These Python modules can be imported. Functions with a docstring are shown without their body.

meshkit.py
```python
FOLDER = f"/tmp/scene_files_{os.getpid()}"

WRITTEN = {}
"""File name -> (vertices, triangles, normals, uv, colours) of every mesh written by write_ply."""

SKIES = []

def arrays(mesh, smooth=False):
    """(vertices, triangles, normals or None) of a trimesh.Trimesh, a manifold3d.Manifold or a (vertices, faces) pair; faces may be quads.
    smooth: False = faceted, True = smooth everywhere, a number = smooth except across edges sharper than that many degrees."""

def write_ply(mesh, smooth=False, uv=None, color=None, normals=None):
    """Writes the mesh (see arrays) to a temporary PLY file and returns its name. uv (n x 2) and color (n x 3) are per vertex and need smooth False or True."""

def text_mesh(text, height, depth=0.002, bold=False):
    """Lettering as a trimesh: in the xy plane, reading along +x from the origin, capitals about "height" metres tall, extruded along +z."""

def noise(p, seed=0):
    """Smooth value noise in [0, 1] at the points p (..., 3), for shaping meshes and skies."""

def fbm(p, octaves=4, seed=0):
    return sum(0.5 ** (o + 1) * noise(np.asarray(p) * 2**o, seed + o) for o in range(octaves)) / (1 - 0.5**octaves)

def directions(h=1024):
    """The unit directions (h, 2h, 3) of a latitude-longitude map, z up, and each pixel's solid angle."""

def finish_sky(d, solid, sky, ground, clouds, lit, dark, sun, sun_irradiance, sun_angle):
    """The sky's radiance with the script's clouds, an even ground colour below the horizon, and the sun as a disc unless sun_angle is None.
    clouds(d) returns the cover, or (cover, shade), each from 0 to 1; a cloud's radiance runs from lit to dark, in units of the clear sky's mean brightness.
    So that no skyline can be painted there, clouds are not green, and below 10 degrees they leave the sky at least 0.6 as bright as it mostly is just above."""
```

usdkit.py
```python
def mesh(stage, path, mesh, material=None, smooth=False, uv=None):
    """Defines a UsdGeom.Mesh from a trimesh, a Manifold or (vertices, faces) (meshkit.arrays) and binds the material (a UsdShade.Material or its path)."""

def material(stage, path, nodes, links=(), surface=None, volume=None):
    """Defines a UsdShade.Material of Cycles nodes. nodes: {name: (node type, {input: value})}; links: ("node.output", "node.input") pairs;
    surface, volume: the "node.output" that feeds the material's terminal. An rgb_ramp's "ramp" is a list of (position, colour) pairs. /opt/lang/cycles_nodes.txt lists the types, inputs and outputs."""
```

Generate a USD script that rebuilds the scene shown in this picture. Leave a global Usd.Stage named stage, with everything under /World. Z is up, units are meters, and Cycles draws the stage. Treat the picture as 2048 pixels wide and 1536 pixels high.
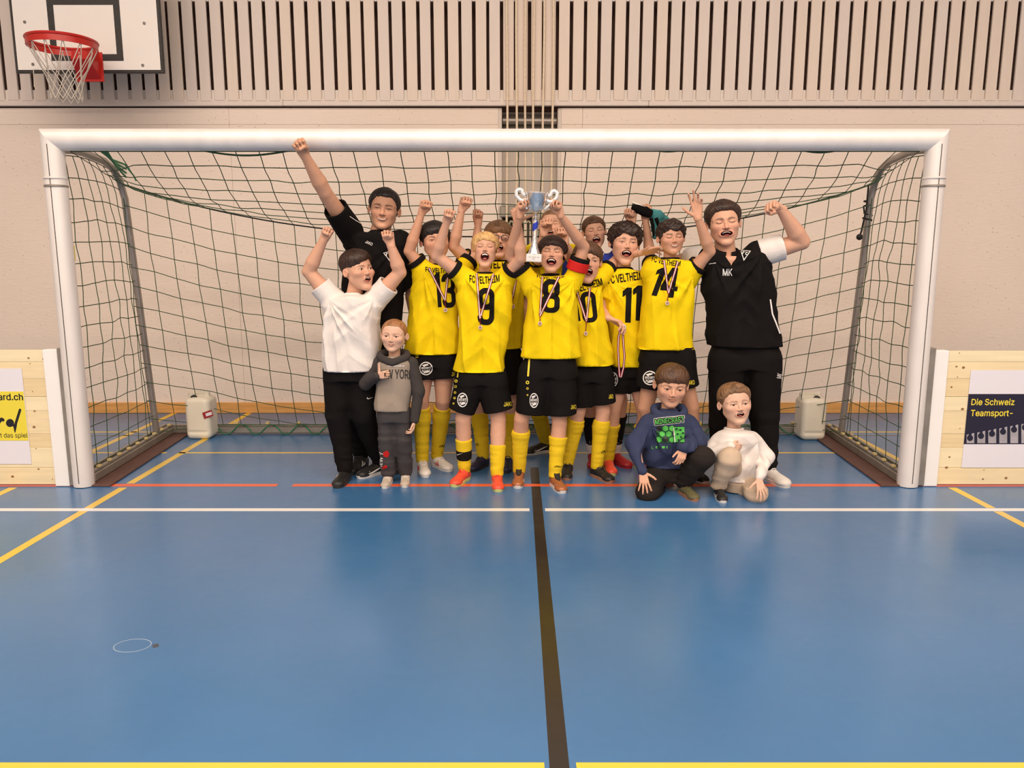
import math
import numpy as np, trimesh, manifold3d as m3, shapely
from shapely import affinity
from shapely.geometry import LineString, Polygon, Point, box as sbox
import usdkit, meshkit
from pxr import Usd, UsdGeom, UsdLux, UsdShade, Sdf, Gf, Vt

stage = Usd.Stage.CreateInMemory()
UsdGeom.SetStageUpAxis(stage, UsdGeom.Tokens.z)
UsdGeom.SetStageMetersPerUnit(stage, 1.0)
UsdGeom.Xform.Define(stage, '/World')
UsdGeom.Scope.Define(stage, '/World/Looks')

# ------------------------------------------------------------------ camera, lights, exposure
F_PX, PITCH, CAM = 1535.0, math.radians(9.36), np.array([0.0, -4.577, 1.393])
cam = UsdGeom.Camera.Define(stage, '/World/camera')
cam.CreateHorizontalApertureAttr(36.0)
cam.CreateVerticalApertureAttr(27.0)
cam.CreateFocalLengthAttr(36.0 * F_PX / 2048)
cam.CreateClippingRangeAttr(Gf.Vec2f(0.05, 100))
cam.AddTranslateOp().Set(Gf.Vec3d(*CAM))
cam.AddRotateXOp().Set(90 - math.degrees(PITCH))
cam.CreateExposureAttr(0.0)

LAMP_COLOR, LAMP = (1.0, 0.82, 0.665), 23.5
LAMP_ROWS = [(y, x) for y in (-12.2, -9.4, -6.6, -3.4) for x in (0.0,)]
for i, (y, x) in enumerate(LAMP_ROWS):
    l = UsdLux.RectLight.Define(stage, '/World/hall_light' + (f'_{i:03d}' if i else ''))
    l.CreateWidthAttr(12.0); l.CreateHeightAttr(0.5)
    l.CreateIntensityAttr(LAMP); l.CreateColorAttr(Gf.Vec3f(*LAMP_COLOR)); l.CreateNormalizeAttr(False)
    l.AddTranslateOp().Set(Gf.Vec3d(x, y, 6.3))

# ------------------------------------------------------------------ small helpers
def ray(px, py):
    px, py = np.asarray(px, float), np.asarray(py, float)
    x, u = (px - 1024) / F_PX, -(py - 768) / F_PX
    return np.stack([x, math.cos(PITCH) + u * math.sin(PITCH), -math.sin(PITCH) + u * math.cos(PITCH)], -1)

def P(px, py, Y):
    """The point of the vertical plane y = Y that the photograph shows at this pixel."""
    d = ray(px, py)
    return CAM + d * ((Y - CAM[1]) / d[1])

def G(px, py, z=0.0):
    d = ray(px, py)
    return CAM + d * ((z - CAM[2]) / d[2])

def mpp(Y, py=600):
    return abs(P(1025, py, Y)[0] - P(1024, py, Y)[0])

names = {}
def numbered(parent, name):
    k = names.get((parent, name), 0)
    names[(parent, name)] = k + 1
    return f'{parent}/{name}' + (f'_{k:03d}' if k else '')

def tag(prim, label=None, cat=None, group=None, kind=None):
    for k, v in (('label', label), ('category', cat), ('group', group), ('kind', kind)):
        if v:
            prim.SetCustomDataByKey(k, v)

def thing(name, label=None, cat=None, loc=None, group=None, kind=None):
    x = UsdGeom.Xform.Define(stage, numbered('/World', name))
    if loc is not None:
        x.AddTranslateOp().Set(Gf.Vec3d(*map(float, loc)))
    tag(x.GetPrim(), label, cat, group, kind)
    x_path = str(x.GetPath())
    origin[x_path] = np.zeros(3) if loc is None else np.asarray(loc, float)
    return x_path
origin = {'/World': np.zeros(3)}

def obj(name, mesh, mat, parent='/World', smooth=False, label=None, cat=None, group=None, kind=None, col=None):
    """One Mesh prim; vertices are given in world coordinates and stored relative to the thing's base."""
    path = numbered(parent, name)
    off = origin.get(parent)
    if off is None:
        off = origin[parent.rsplit('/', 1)[0]]
    origin[path] = off
    if hasattr(mesh, 'to_mesh'):
        mm = mesh.to_mesh(); v, f = np.array(mm.vert_properties[:, :3], float), np.array(mm.tri_verts)
    elif isinstance(mesh, (tuple, list)):
        v, f = mesh
    else:
        v, f = np.array(mesh.vertices), np.array(mesh.faces)
    m = usdkit.mesh(stage, path, (np.asarray(v, float) - off, f), mat, smooth=smooth)
    if col is not None:
        UsdGeom.PrimvarsAPI(m).CreatePrimvar('col', Sdf.ValueTypeNames.Color3fArray, 'vertex').Set(Vt.Vec3fArray.FromNumpy(np.asarray(col, np.float32)))
    tag(m.GetPrim(), label, cat, group, kind)
    return path

def lin(r, g, b):
    c = np.array([r, g, b], float) / 255
    return tuple(np.where(c < .04045, c / 12.92, ((c + .055) / 1.055) ** 2.4))

ILL = np.array([1.0, 0.885, 0.775])
def alb(r, g, b, k=1.0):
    """The albedo of a surface that the photograph shows in this sRGB colour under the hall's warm lamps."""
    return tuple(np.clip(np.array(lin(r, g, b)) / ILL * k, 0.002, 0.9))

def mat(name, color, rough=0.6, metal=0.0, vary=0.0, scale=8.0, bump=0.0, bscale=60.0, spec=0.5, vcol=False, stretch=None, trans=0.0, coat=0.0, detail=3):
    nodes = {'p': ('principled_bsdf', {'roughness': rough, 'metallic': metal, 'specular_ior_level': spec, 'transmission_weight': trans, 'coat_weight': coat})}
    links = []
    src = None
    nodes['g'] = ('texture_coordinate', {})
    nodes['m'] = ('mapping', {'scale': stretch or (1, 1, 1)})
    if vary or bump:
        links.append(('g.object', 'm.vector'))
    if vcol:
        nodes['a'] = ('attribute', {'attribute': 'col'}); src = 'a.color'
    if vary:
        nodes['n'] = ('noise_texture', {'scale': scale, 'detail': float(detail)})
        links.append(('m.vector', 'n.vector'))
        nodes['r'] = ('rgb_ramp', {'ramp': [(0.25, (1 - vary,) * 3), (0.75, (1 + vary * .6,) * 3)]})
        links.append(('n.fac', 'r.fac'))
        nodes['x'] = ('mix', {'mix_type': 'multiply', 'fac': 1.0, 'color1': color or (1, 1, 1)})
        links.append(('r.color', 'x.color2'))
        if src: links.append((src, 'x.color1'))
        src = 'x.color'
    if src: links.append((src, 'p.base_color'))
    else: nodes['p'][1]['base_color'] = color
    if bump:
        nodes['bn'] = ('noise_texture', {'scale': bscale, 'detail': 2.0})
        nodes['b'] = ('bump', {'strength': bump, 'distance': 0.01})
        links += [('m.vector', 'bn.vector'), ('bn.fac', 'b.height'), ('b.normal', 'p.normal')]
    if not (vary or bump): del nodes['m'], nodes['g']
    return usdkit.material(stage, '/World/Looks/' + name, nodes, links, surface='p.BSDF')

# ------------------------------------------------------------------ mesh helpers
def box(lo, hi, bevel=0.0):
    lo, hi = np.asarray(lo, float), np.asarray(hi, float)
    b = min(bevel, (hi - lo).min() * .45)
    if b <= 0:
        m = trimesh.creation.box(hi - lo); m.apply_translation((lo + hi) / 2); return m
    pts = []
    for k in range(3):
        o = np.full(3, b); o[k] = 0
        for s in np.ndindex(2, 2, 2):
            pts.append(np.where(s, hi - o, lo + o))
    return trimesh.convex.convex_hull(np.array(pts))

def tube(path, r, n=8, caps=True):
    p = np.asarray(path, float); k = len(p)
    r = np.broadcast_to(np.asarray(r, float), (k,))
    t = np.gradient(p, axis=0); t /= np.linalg.norm(t, axis=1, keepdims=True) + 1e-12
    u = np.cross(t[0], [0, 0, 1.0] if abs(t[0][2]) < .9 else [1.0, 0, 0]); u /= np.linalg.norm(u)
    vs, a = [], np.arange(n) * 2 * np.pi / n
    for i in range(k):
        u = u - t[i] * (u @ t[i]); u /= np.linalg.norm(u) + 1e-12
        w = np.cross(t[i], u)
        vs.append(p[i] + r[i] * (np.cos(a)[:, None] * u + np.sin(a)[:, None] * w))
    v = np.vstack(vs); f = []
    for i in range(k - 1):
        for j in range(n):
            q = (j + 1) % n
            f += [[i * n + j, i * n + q, (i + 1) * n + q], [i * n + j, (i + 1) * n + q, (i + 1) * n + j]]
    if caps:
        v = np.vstack([v, p[:1], p[-1:]])
        for j in range(n):
            q = (j + 1) % n
            f += [[k * n, q, j], [k * n + 1, (k - 1) * n + j, (k - 1) * n + q]]
    return trimesh.Trimesh(v, np.array(f), process=False)

def cat(ms):
    return trimesh.util.concatenate(list(ms))

def lathe(profile, n=32):
    return trimesh.creation.revolve(np.asarray(profile, float), sections=n)

def place(m, R=None, t=None, s=1.0):
    m = m.copy(); v = np.array(m.vertices) * s
    if R is not None: v = v @ np.asarray(R).T
    if t is not None: v = v + t
    m.vertices = v
    return m

def rx(a): c, s = math.cos(a), math.sin(a); return np.array([[1, 0, 0], [0, c, -s], [0, s, c]])
def ry(a): c, s = math.cos(a), math.sin(a); return np.array([[c, 0, s], [0, 1, 0], [-s, 0, c]])
def rz(a): c, s = math.cos(a), math.sin(a); return np.array([[c, -s, 0], [s, c, 0], [0, 0, 1]])

def flat(poly, size=None):
    """Shapely polygon(s) -> (2D vertices, faces)."""
    ms = [trimesh.creation.triangulate_polygon(g, engine='earcut') for g in getattr(poly, 'geoms', [poly]) if g.area > 0]
    v, f, n = [], [], 0
    for a, b in ms:
        v.append(a); f.append(np.asarray(b) + n); n += len(a)
    v, f = np.vstack(v), np.vstack(f)
    if size:
        v3, f = trimesh.remesh.subdivide_to_size(np.c_[v, np.zeros(len(v))], f, size, max_iter=14)
        v = v3[:, :2]
    return v, f

# ------------------------------------------------------------------ distance fields and their mesher
def capsule(p, a, b, ra, rb=None):
    rb = ra if rb is None else rb
    a, b = np.asarray(a, np.float32), np.asarray(b, np.float32)
    ab = b - a
    t = np.clip((p - a) @ ab / max(ab @ ab, 1e-9), 0, 1)
    q = p - a - t[:, None] * ab
    return np.sqrt(np.einsum('ij,ij->i', q, q)) - (ra + t * (rb - ra))

def ellipsoid(p, c, r):
    q = (p - np.asarray(c, np.float32)) / np.asarray(r, np.float32)
    k0 = np.sqrt((q * q).sum(1)); q = q / np.asarray(r, np.float32)
    k1 = np.sqrt((q * q).sum(1)) + 1e-9
    return k0 * (k0 - 1) / k1

def smin(a, b, k):
    h = np.clip(k - np.abs(a - b), 0, None) / k
    return np.minimum(a, b) - h * h * k * .25

def smax(a, b, k):
    return -smin(-a, -b, k)

def mesh_sdf(f, lo, hi, h, B=8):
    lo, hi = np.asarray(lo, float), np.asarray(hi, float)
    nb = np.maximum(np.ceil((hi - lo) / (h * B)).astype(int), 1); n = nb * B
    c = np.stack(np.meshgrid(*[(np.arange(k) + .5) * B * h for k in nb], indexing='ij'), -1).reshape(-1, 3) + lo
    fc = f(c.astype(np.float32)).reshape(nb)
    keep = np.abs(fc) < B * h * .87 * 1.35
    def rep(x):
        for ax in range(3): x = np.repeat(x, B, ax)
        return x
    cells = rep(keep)
    mask = np.zeros(n + 1, bool)
    for o in np.ndindex(2, 2, 2):
        mask[o[0]:o[0] + n[0], o[1]:o[1] + n[1], o[2]:o[2] + n[2]] |= cells
    vals = np.ones(n + 1, np.float32)
    vals[:-1, :-1, :-1] = np.where(rep(fc) < 0, -1, 1)
    idx = np.argwhere(mask)
    pts = (idx * h + lo).astype(np.float32)
    out = np.concatenate([f(pts[i:i + 400000]) for i in range(0, len(pts), 400000)])
    vals[mask] = out
    ins = vals < 0
    s = np.zeros(n, np.int8)
    for o in np.ndindex(2, 2, 2):
        s += ins[o[0]:o[0] + n[0], o[1]:o[1] + n[1], o[2]:o[2] + n[2]]
    act = (s > 0) & (s < 8) & cells
    A = np.argwhere(act)
    ids = np.full(n, -1, np.int32); ids[act] = np.arange(len(A))
    offs = np.array(list(np.ndindex(2, 2, 2)))
    cv = np.stack([vals[A[:, 0] + o[0], A[:, 1] + o[1], A[:, 2] + o[2]] for o in offs], 1)
    acc, cnt = np.zeros((len(A), 3)), np.zeros(len(A))
    for i in range(8):
        for j in range(i + 1, 8):
            if np.abs(offs[i] - offs[j]).sum() != 1: continue
            va, vb = cv[:, i], cv[:, j]
            x = (va < 0) != (vb < 0)
            t = np.where(x, va / np.where(x, va - vb, 1), 0)
            acc += np.where(x[:, None], offs[i] + t[:, None] * (offs[j] - offs[i]), 0); cnt += x
    V = (A + acc / cnt[:, None]) * h + lo
    quads = []
    for ax in range(3):
        u, w = (ax + 1) % 3, (ax + 2) % 3
        sl0, sl1 = [slice(None)] * 3, [slice(None)] * 3
        sl0[ax], sl1[ax] = slice(0, -1), slice(1, None)
        x = ins[tuple(sl0)] != ins[tuple(sl1)]
        E = np.argwhere(x)
        E = E[(E[:, u] > 0) & (E[:, w] > 0) & (E[:, u] < n[u]) & (E[:, w] < n[w])]
        first = ins[E[:, 0], E[:, 1], E[:, 2]]
        du, dw = np.eye(3, dtype=int)[u], np.eye(3, dtype=int)[w]
        q = np.stack([ids[tuple((E - a * du - b * dw).T)] for a, b in ((1, 1), (0, 1), (0, 0), (1, 0))], 1)
        q[~first] = q[~first][:, ::-1]
        quads.append(q)
    Q = np.vstack(quads); Q = Q[(Q >= 0).all(1)]
    return V, np.vstack([Q[:, [0, 1, 2]], Q[:, [0, 2, 3]]])

def vnormals(v, f):
    n, c = np.zeros_like(v), np.cross(v[f[:, 1]] - v[f[:, 0]], v[f[:, 2]] - v[f[:, 0]])
    for k in range(3): np.add.at(n, f[:, k], c)
    return n / (np.linalg.norm(n, axis=1, keepdims=True) + 1e-12)

def ridged(p, seed=0):
    return 1 - np.abs(2 * meshkit.noise(p, seed) - 1)
# ------------------------------------------------------------------ materials of the hall
M = {}
M['ceiling'] = mat('ceiling_paint', (.74, .69, .62), .8)
M['hall_wall'] = mat('hall_wall_paint', (.70, .60, .51), .8)
M['slat'] = mat('slat_paint', alb(228, 204, 184), .55, vary=.035, scale=6, stretch=(3, 3, .6))
M['slat_warm'] = mat('slat_paint_warm', alb(231, 204, 180), .55, vary=.035, scale=6, stretch=(3, 3, .6))
M['rail'] = mat('slat_rail_paint', alb(236, 216, 196), .55, vary=.03)
M['backing'] = mat('dark_backing', (.15, .085, .06), .95)
M['wood'] = mat('skirting_wood', alb(226, 158, 84), .45, vary=.22, scale=7, stretch=(.5, 3, 9))
M['alu'] = mat('goal_aluminium', (.86, .82, .79), .46, metal=.2, vary=.07, scale=5, stretch=(2, 2, .6), bump=.03, bscale=90)
M['alu_dull'] = mat('dull_aluminium', (.36, .33, .29), .42, metal=.6, vary=.2, scale=9)
M['groove'] = mat('dark_groove', (.10, .085, .075), .6)
M['steel_tube'] = mat('grey_steel_tube', (.40, .36, .33), .38, metal=.55, vary=.18, scale=7)
M['net'] = mat('green_net_cord', (.05, .10, .045), .75)
M['net_bright'] = mat('bright_green_cord', (.02, .22, .09), .7)
M['black_cord'] = mat('black_cord', (.012, .012, .012), .7)
M['mat_brown'] = mat('brown_rubber_mat', (.115, .052, .042), .6, vary=.2)
M['clip'] = mat('pale_net_clip', (.62, .50, .24), .5)
M['white_paint'] = mat('white_painted_wood', alb(246, 230, 216), .5, vary=.02)
M['pine'] = mat('pine_board', alb(240, 210, 160), .5, vary=.10, scale=5, stretch=(.6, 3, 7))
M['pine_b'] = mat('pine_board_pale', alb(243, 217, 170), .5, vary=.09, scale=4, stretch=(.5, 3, 8))
M['pine_c'] = mat('pine_board_warm', alb(234, 202, 150), .5, vary=.11, scale=6, stretch=(.5, 3, 7))
M['knot'] = mat('pine_knot', alb(150, 105, 65), .5)
M['paper'] = mat('poster_paper', alb(232, 218, 214), .35)
M['poster_yellow'] = mat('poster_yellow', alb(236, 208, 62), .35)
M['ink'] = mat('black_ink', (.012, .010, .012), .5)
M['poster_navy'] = mat('poster_navy', (.016, .014, .035), .35)
M['poster_grey'] = mat('poster_grey', (.42, .40, .44), .35, vary=.25, scale=14)
M['print_yellow'] = mat('print_yellow', (.85, .68, .05), .5)
M['print_white'] = mat('print_white', (.80, .78, .76), .6)
M['board_white'] = mat('backboard_white', alb(250, 226, 208), .4, vary=.015)
M['board_edge'] = mat('backboard_black_paint', (.030, .027, .026), .5, vary=.25, scale=20)
M['red_metal'] = mat('red_painted_steel', (.55, .022, .016), .3, vary=.1, scale=20)
M['cord_white'] = mat('white_cord', (.66, .60, .52), .8)
M['bolt'] = mat('grey_bolt', (.22, .20, .19), .4, metal=.6)
M['plastic'] = mat('canister_plastic', (.84, .79, .66), .35, vary=.05)
M['plastic_low'] = mat('canister_filled_plastic', (.56, .54, .45), .35)
M['cap'] = mat('black_cap', (.02, .02, .02), .4)
M['label_red'] = mat('label_red', (.35, .02, .02), .5)
M['rope'] = mat('climbing_rope', alb(238, 208, 172), .85, vary=.2, scale=120, stretch=(1, 1, .4))
M['niche'] = mat('niche_paint', alb(222, 200, 180), .8, vary=.04)
M['niche_dark'] = mat('niche_steel_box', (.13, .12, .10), .6, vary=.2)

def concrete():
    n = {'g': ('texture_coordinate', {}), 'm': ('mapping', {}), 'n1': ('noise_texture', {'scale': .8, 'detail': 4.0}),
         'r1': ('rgb_ramp', {'ramp': [(.3, (.82, .705, .615)), (.7, (.89, .775, .685))]}),
         'v': ('voronoi_texture', {'scale': 22.0, 'randomness': 1.0}), 'n2': ('noise_texture', {'scale': 2.2, 'detail': 2.0}),
         'pm': ('math', {'math_type': 'subtract'}), 'pr': ('rgb_ramp', {'ramp': [(0.0, (0, 0, 0)), (.055, (1, 1, 1))]}),
         'mx': ('mix', {'mix_type': 'mix', 'color1': (.5, .41, .35)}), 'n3': ('noise_texture', {'scale': 26.0, 'detail': 4.0, 'roughness': .6}),
         'hs': ('mapping', {'scale': (.7, 1, 2.2)}), 'ms': ('math', {'math_type': 'multiply', 'value2': .105}), 'b': ('bump', {'strength': .16, 'distance': .02}),
         'p': ('principled_bsdf', {'roughness': .7, 'specular_ior_level': .3})}
    L = [('g.object', 'm.vector'), ('m.vector', 'n1.vector'), ('n1.fac', 'r1.fac'), ('m.vector', 'v.vector'), ('m.vector', 'n2.vector'),
         ('n2.fac', 'ms.value1'), ('v.distance', 'pm.value1'), ('ms.value', 'pm.value2'), ('pm.value', 'pr.fac'), ('pr.color', 'mx.fac'), ('r1.color', 'mx.color2'),
         ('mx.color', 'p.base_color'), ('g.object', 'hs.vector'), ('hs.vector', 'n3.vector'), ('n3.fac', 'b.height'), ('b.normal', 'p.normal')]
    return usdkit.material(stage, '/World/Looks/painted_concrete', n, L, surface='p.BSDF')
M['concrete'] = concrete()

def floor_mat(name, base, vary=.06, rough=.26):
    n = {'g': ('texture_coordinate', {}), 'n1': ('noise_texture', {'scale': 1.3, 'detail': 5.0}),
         'r1': ('rgb_ramp', {'ramp': [(.3, tuple(np.array(base) * (1 - vary))), (.7, tuple(np.array(base) * (1 + vary)))]}),
         'm': ('mapping', {'rotation': (0, 0, .5), 'scale': (1.2, 9, 1)}), 'n2': ('noise_texture', {'scale': 5.0, 'detail': 6.0, 'roughness': .7}),
         'r2': ('rgb_ramp', {'ramp': [(.74, (0, 0, 0)), (.80, (.25, .25, .25))]}), 'mx': ('mix', {'mix_type': 'mix', 'color2': (.45, .5, .55)}),
         'n3': ('noise_texture', {'scale': 3.0, 'detail': 4.0}), 'r3': ('rgb_ramp', {'ramp': [(.3, (rough * .85,) * 3), (.7, (rough * 1.2,) * 3)]}),
         'n4': ('noise_texture', {'scale': 90.0, 'detail': 2.0}), 'b': ('bump', {'strength': .02, 'distance': .004}),
         'p': ('principled_bsdf', {'specular_ior_level': 1.0})}
    L = [('g.object', 'n1.vector'), ('n1.fac', 'r1.fac'), ('g.object', 'm.vector'), ('m.vector', 'n2.vector'), ('n2.fac', 'r2.fac'), ('r2.color', 'mx.fac'),
         ('r1.color', 'mx.color1'), ('mx.color', 'p.base_color'), ('g.object', 'n3.vector'), ('n3.fac', 'r3.fac'), ('r3.color', 'p.roughness'),
         ('g.object', 'n4.vector'), ('n4.fac', 'b.height'), ('b.normal', 'p.normal')]
    return usdkit.material(stage, '/World/Looks/' + name, n, L, surface='p.BSDF')
FLOOR_BLUE = (.048, .163, .362)
M['floor'] = floor_mat('blue_sports_floor', FLOOR_BLUE)
M['line_white'] = floor_mat('line_white', (.84, .83, .81), .02)
M['line_yellow'] = floor_mat('line_yellow', (.82, .56, .06), .03)
M['line_orange'] = floor_mat('line_orange', (.80, .115, .035), .03)
M['line_black'] = floor_mat('line_black', (.016, .013, .012), .3, .3)
M['line_pale'] = floor_mat('line_pale', (.34, .44, .54), .05)
M['line_dark'] = floor_mat('line_dark', (.05, .06, .08), .1)

# ------------------------------------------------------------------ the hall
WY, X0, X1, Y0, ZC = 2.26, -8.5, 8.5, -14.0, 6.6
fl = thing('floor', 'glossy blue sports hall floor with coloured court lines', kind='structure')
obj('surface', box((X0, Y0, -.05), (X1, WY + .5, 0)), M['floor'], fl)
def hline(py, w, xs, m, px=1024, lift=.0006):
    y = G(px, py)[1]
    for a, b in xs:
        obj('court_line', box((a, y - w / 2, 0), (b, y + w / 2, lift)), M[m], fl)
gx = lambda px, py: float(G(px, py)[0])
hline(970.5, .05, [(-6.5, gx(555, 970)), (gx(586, 970), 6.5)], 'line_orange', lift=.0014)
hline(1019.5, .046, [(-6.5, gx(1059, 1019)), (gx(1090, 1019), 6.5)], 'line_white', lift=.0009)
hline(905.5, .03, [(-4.2, gx(334, 905)), (gx(357, 905), gx(1764, 907))], 'line_yellow')
hline(864, .03, [(-4.2, gx(340, 864)), (gx(1680, 864), 4.2)], 'line_yellow')
hline(871, .025, [(-4.2, gx(300, 871)), (gx(1700, 871), 4.2)], 'line_dark')
hline(1537, .05, [(-6.5, gx(1089, 1535)), (gx(1153, 1535), 6.5)], 'line_yellow')
def vline(x, w, ys, m):
    for a, b in ys:
        obj('court_line', box((x - w / 2, a, 0), (x + w / 2, b, .0006)), M[m], fl)
yo = G(1024, 970.5)[1]; yw = G(1024, 1019.5)[1]
vline(-2.385, .05, [(-6, yo - .05), (yo + .04, WY)], 'line_yellow')
vline(-3.06, .05, [(-6, yo - .05), (yo + .04, WY)], 'line_yellow')
vline(2.70, .05, [(-6, yw - .03), (yw + .03, yo - .05), (yo + .04, 1.6)], 'line_yellow')
a, b = G(1068.5, 935), G(1118.5, 1530)
d = (b - a) / np.linalg.norm(b - a); nrm = np.array([-d[1], d[0], 0]) * .0275; b = b + d * 4
poly = Polygon([(a + nrm)[:2], (b + nrm)[:2], (b - nrm)[:2], (a - nrm)[:2]])
obj('court_line', trimesh.creation.extrude_polygon(poly, .0007), M['line_black'], fl)
c = G(265, 1291); ring = shapely.affinity.scale(Point(c[0], c[1]).buffer(.066), 1.0, .75)
obj('socket_ring', trimesh.creation.extrude_polygon(ring.difference(ring.buffer(-.003)), .0005), M['line_pale'], fl, label='thin pale ring of a floor socket cover')
obj('scuff_mark', trimesh.creation.extrude_polygon(affinity.rotate(sbox(c[0] + .075, c[1] - .015, c[0] + .095, c[1] + .012), 30), .0004), M['line_dark'], fl)

# back wall: concrete left and right of the rope niche, slatted cladding above
NX0, NX1, ZW = float(P(997, 300, WY)[0]), float(P(1122, 300, WY)[0]), 2.652
wb = thing('wall_back', 'painted beige concrete back wall with a rope niche', kind='structure')
zj, xj0, xj1 = float(P(500, 249, WY)[2]), float(P(458, 240, WY)[0]), float(P(1165, 250, WY)[0])
for xa, xb in ((X0, xj0), (xj0, NX0), (NX1, xj1), (xj1, X1)):
    for za, zb in ((0, zj), (zj, ZW)):
        obj('concrete_panel', box((xa + .0008, WY, za + .0008), (xb - .0008, WY + .3, zb - .0008), .0016), M['concrete'], wb)
obj('niche_back', box((NX0, WY + .2, 0), (NX1, WY + .3, ZW)), M['niche'], wb)
obj('niche_jamb', box((NX0 - .002, WY + .002, 0), (NX0 + .03, WY + .2, ZW), .004), M['niche'], wb)
obj('niche_jamb', box((NX1 - .03, WY + .002, 0), (NX1 + .002, WY + .2, ZW), .004), M['niche'], wb)
obj('upper_wall', box((X0, WY + .16, ZW), (X1, WY + .3, ZC)), M['backing'], wb)
bb = thing('baseboard_back', 'varnished wooden skirting board along the back wall', kind='structure')
obj('skirting_board', box((X0, WY - .02, 0), (NX0, WY - .001, .098), .004), M['wood'], bb)
obj('skirting_board', box((NX1, WY - .02, 0), (X1, WY - .001, .098), .004), M['wood'], bb)
for nm, lo, hi, m in (('wall_left', (X0 - .2, Y0, 0), (X0, WY + .3, ZC), 'hall_wall'), ('wall_right', (X1, Y0, 0), (X1 + .2, WY + .3, ZC), 'hall_wall'),
                      ('wall_front', (X0, Y0 - .2, 0), (X1, Y0, ZC), 'hall_wall'), ('ceiling', (X0, Y0, ZC), (X1, WY + .3, ZC + .2), 'ceiling')):
    w = thing(nm, {'wall_left': 'plain beige side wall left of the goal', 'wall_right': 'plain beige side wall right of the goal', 'wall_front': 'plain beige wall behind the photographer', 'ceiling': 'pale hall ceiling'}[nm], kind='structure')
    obj('panel', box(lo, hi), M[m], w)

rng = np.random.default_rng(7)
tr = thing('trim_1', 'pale wooden slat cladding above the concrete wall', kind='structure')
SY = WY - .045                      # front of the slats
pitch = float(P(1027.8, 100, SY)[0] - P(1000, 100, SY)[0])
ZS = 2.70
xg0 = float(P(1059, 150, SY)[0])    # centre of a gap
k0 = int((-8.3 - xg0) / pitch)
for k in range(k0, -k0 + 1):
    xa, xb = xg0 + k * pitch + .0135, xg0 + (k + 1) * pitch - .0135
    px = 1024 + (xa + xb) / 2 / 6.5 * F_PX
    if 470 < px < 489:
        xb -= .03
    j = rng.normal(0, .0014)
    obj('slat', box((xa + j, SY, ZS + rng.normal(0, .002)), (xb + j, SY + .022, 6.5), .0035), M['slat' if rng.random() < .5 else 'slat_warm'], tr)
for z in (2.695, 3.475, 4.26, 5.05, 5.84):
    obj('rail', box((-8.4, SY + .023, z + .02), (8.4, SY + .05, z + .098), .003), M['rail'], tr)
xs = [-8.4, float(P(565, 205, SY)[0]), float(P(1298, 205, SY)[0]), 8.4]
for i in range(3):
    obj('bottom_strip', box((xs[i] + .001, SY + .004, 2.662), (xs[i + 1] - .001, SY + .05, 2.716), .004), M['slat'], tr)

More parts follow.
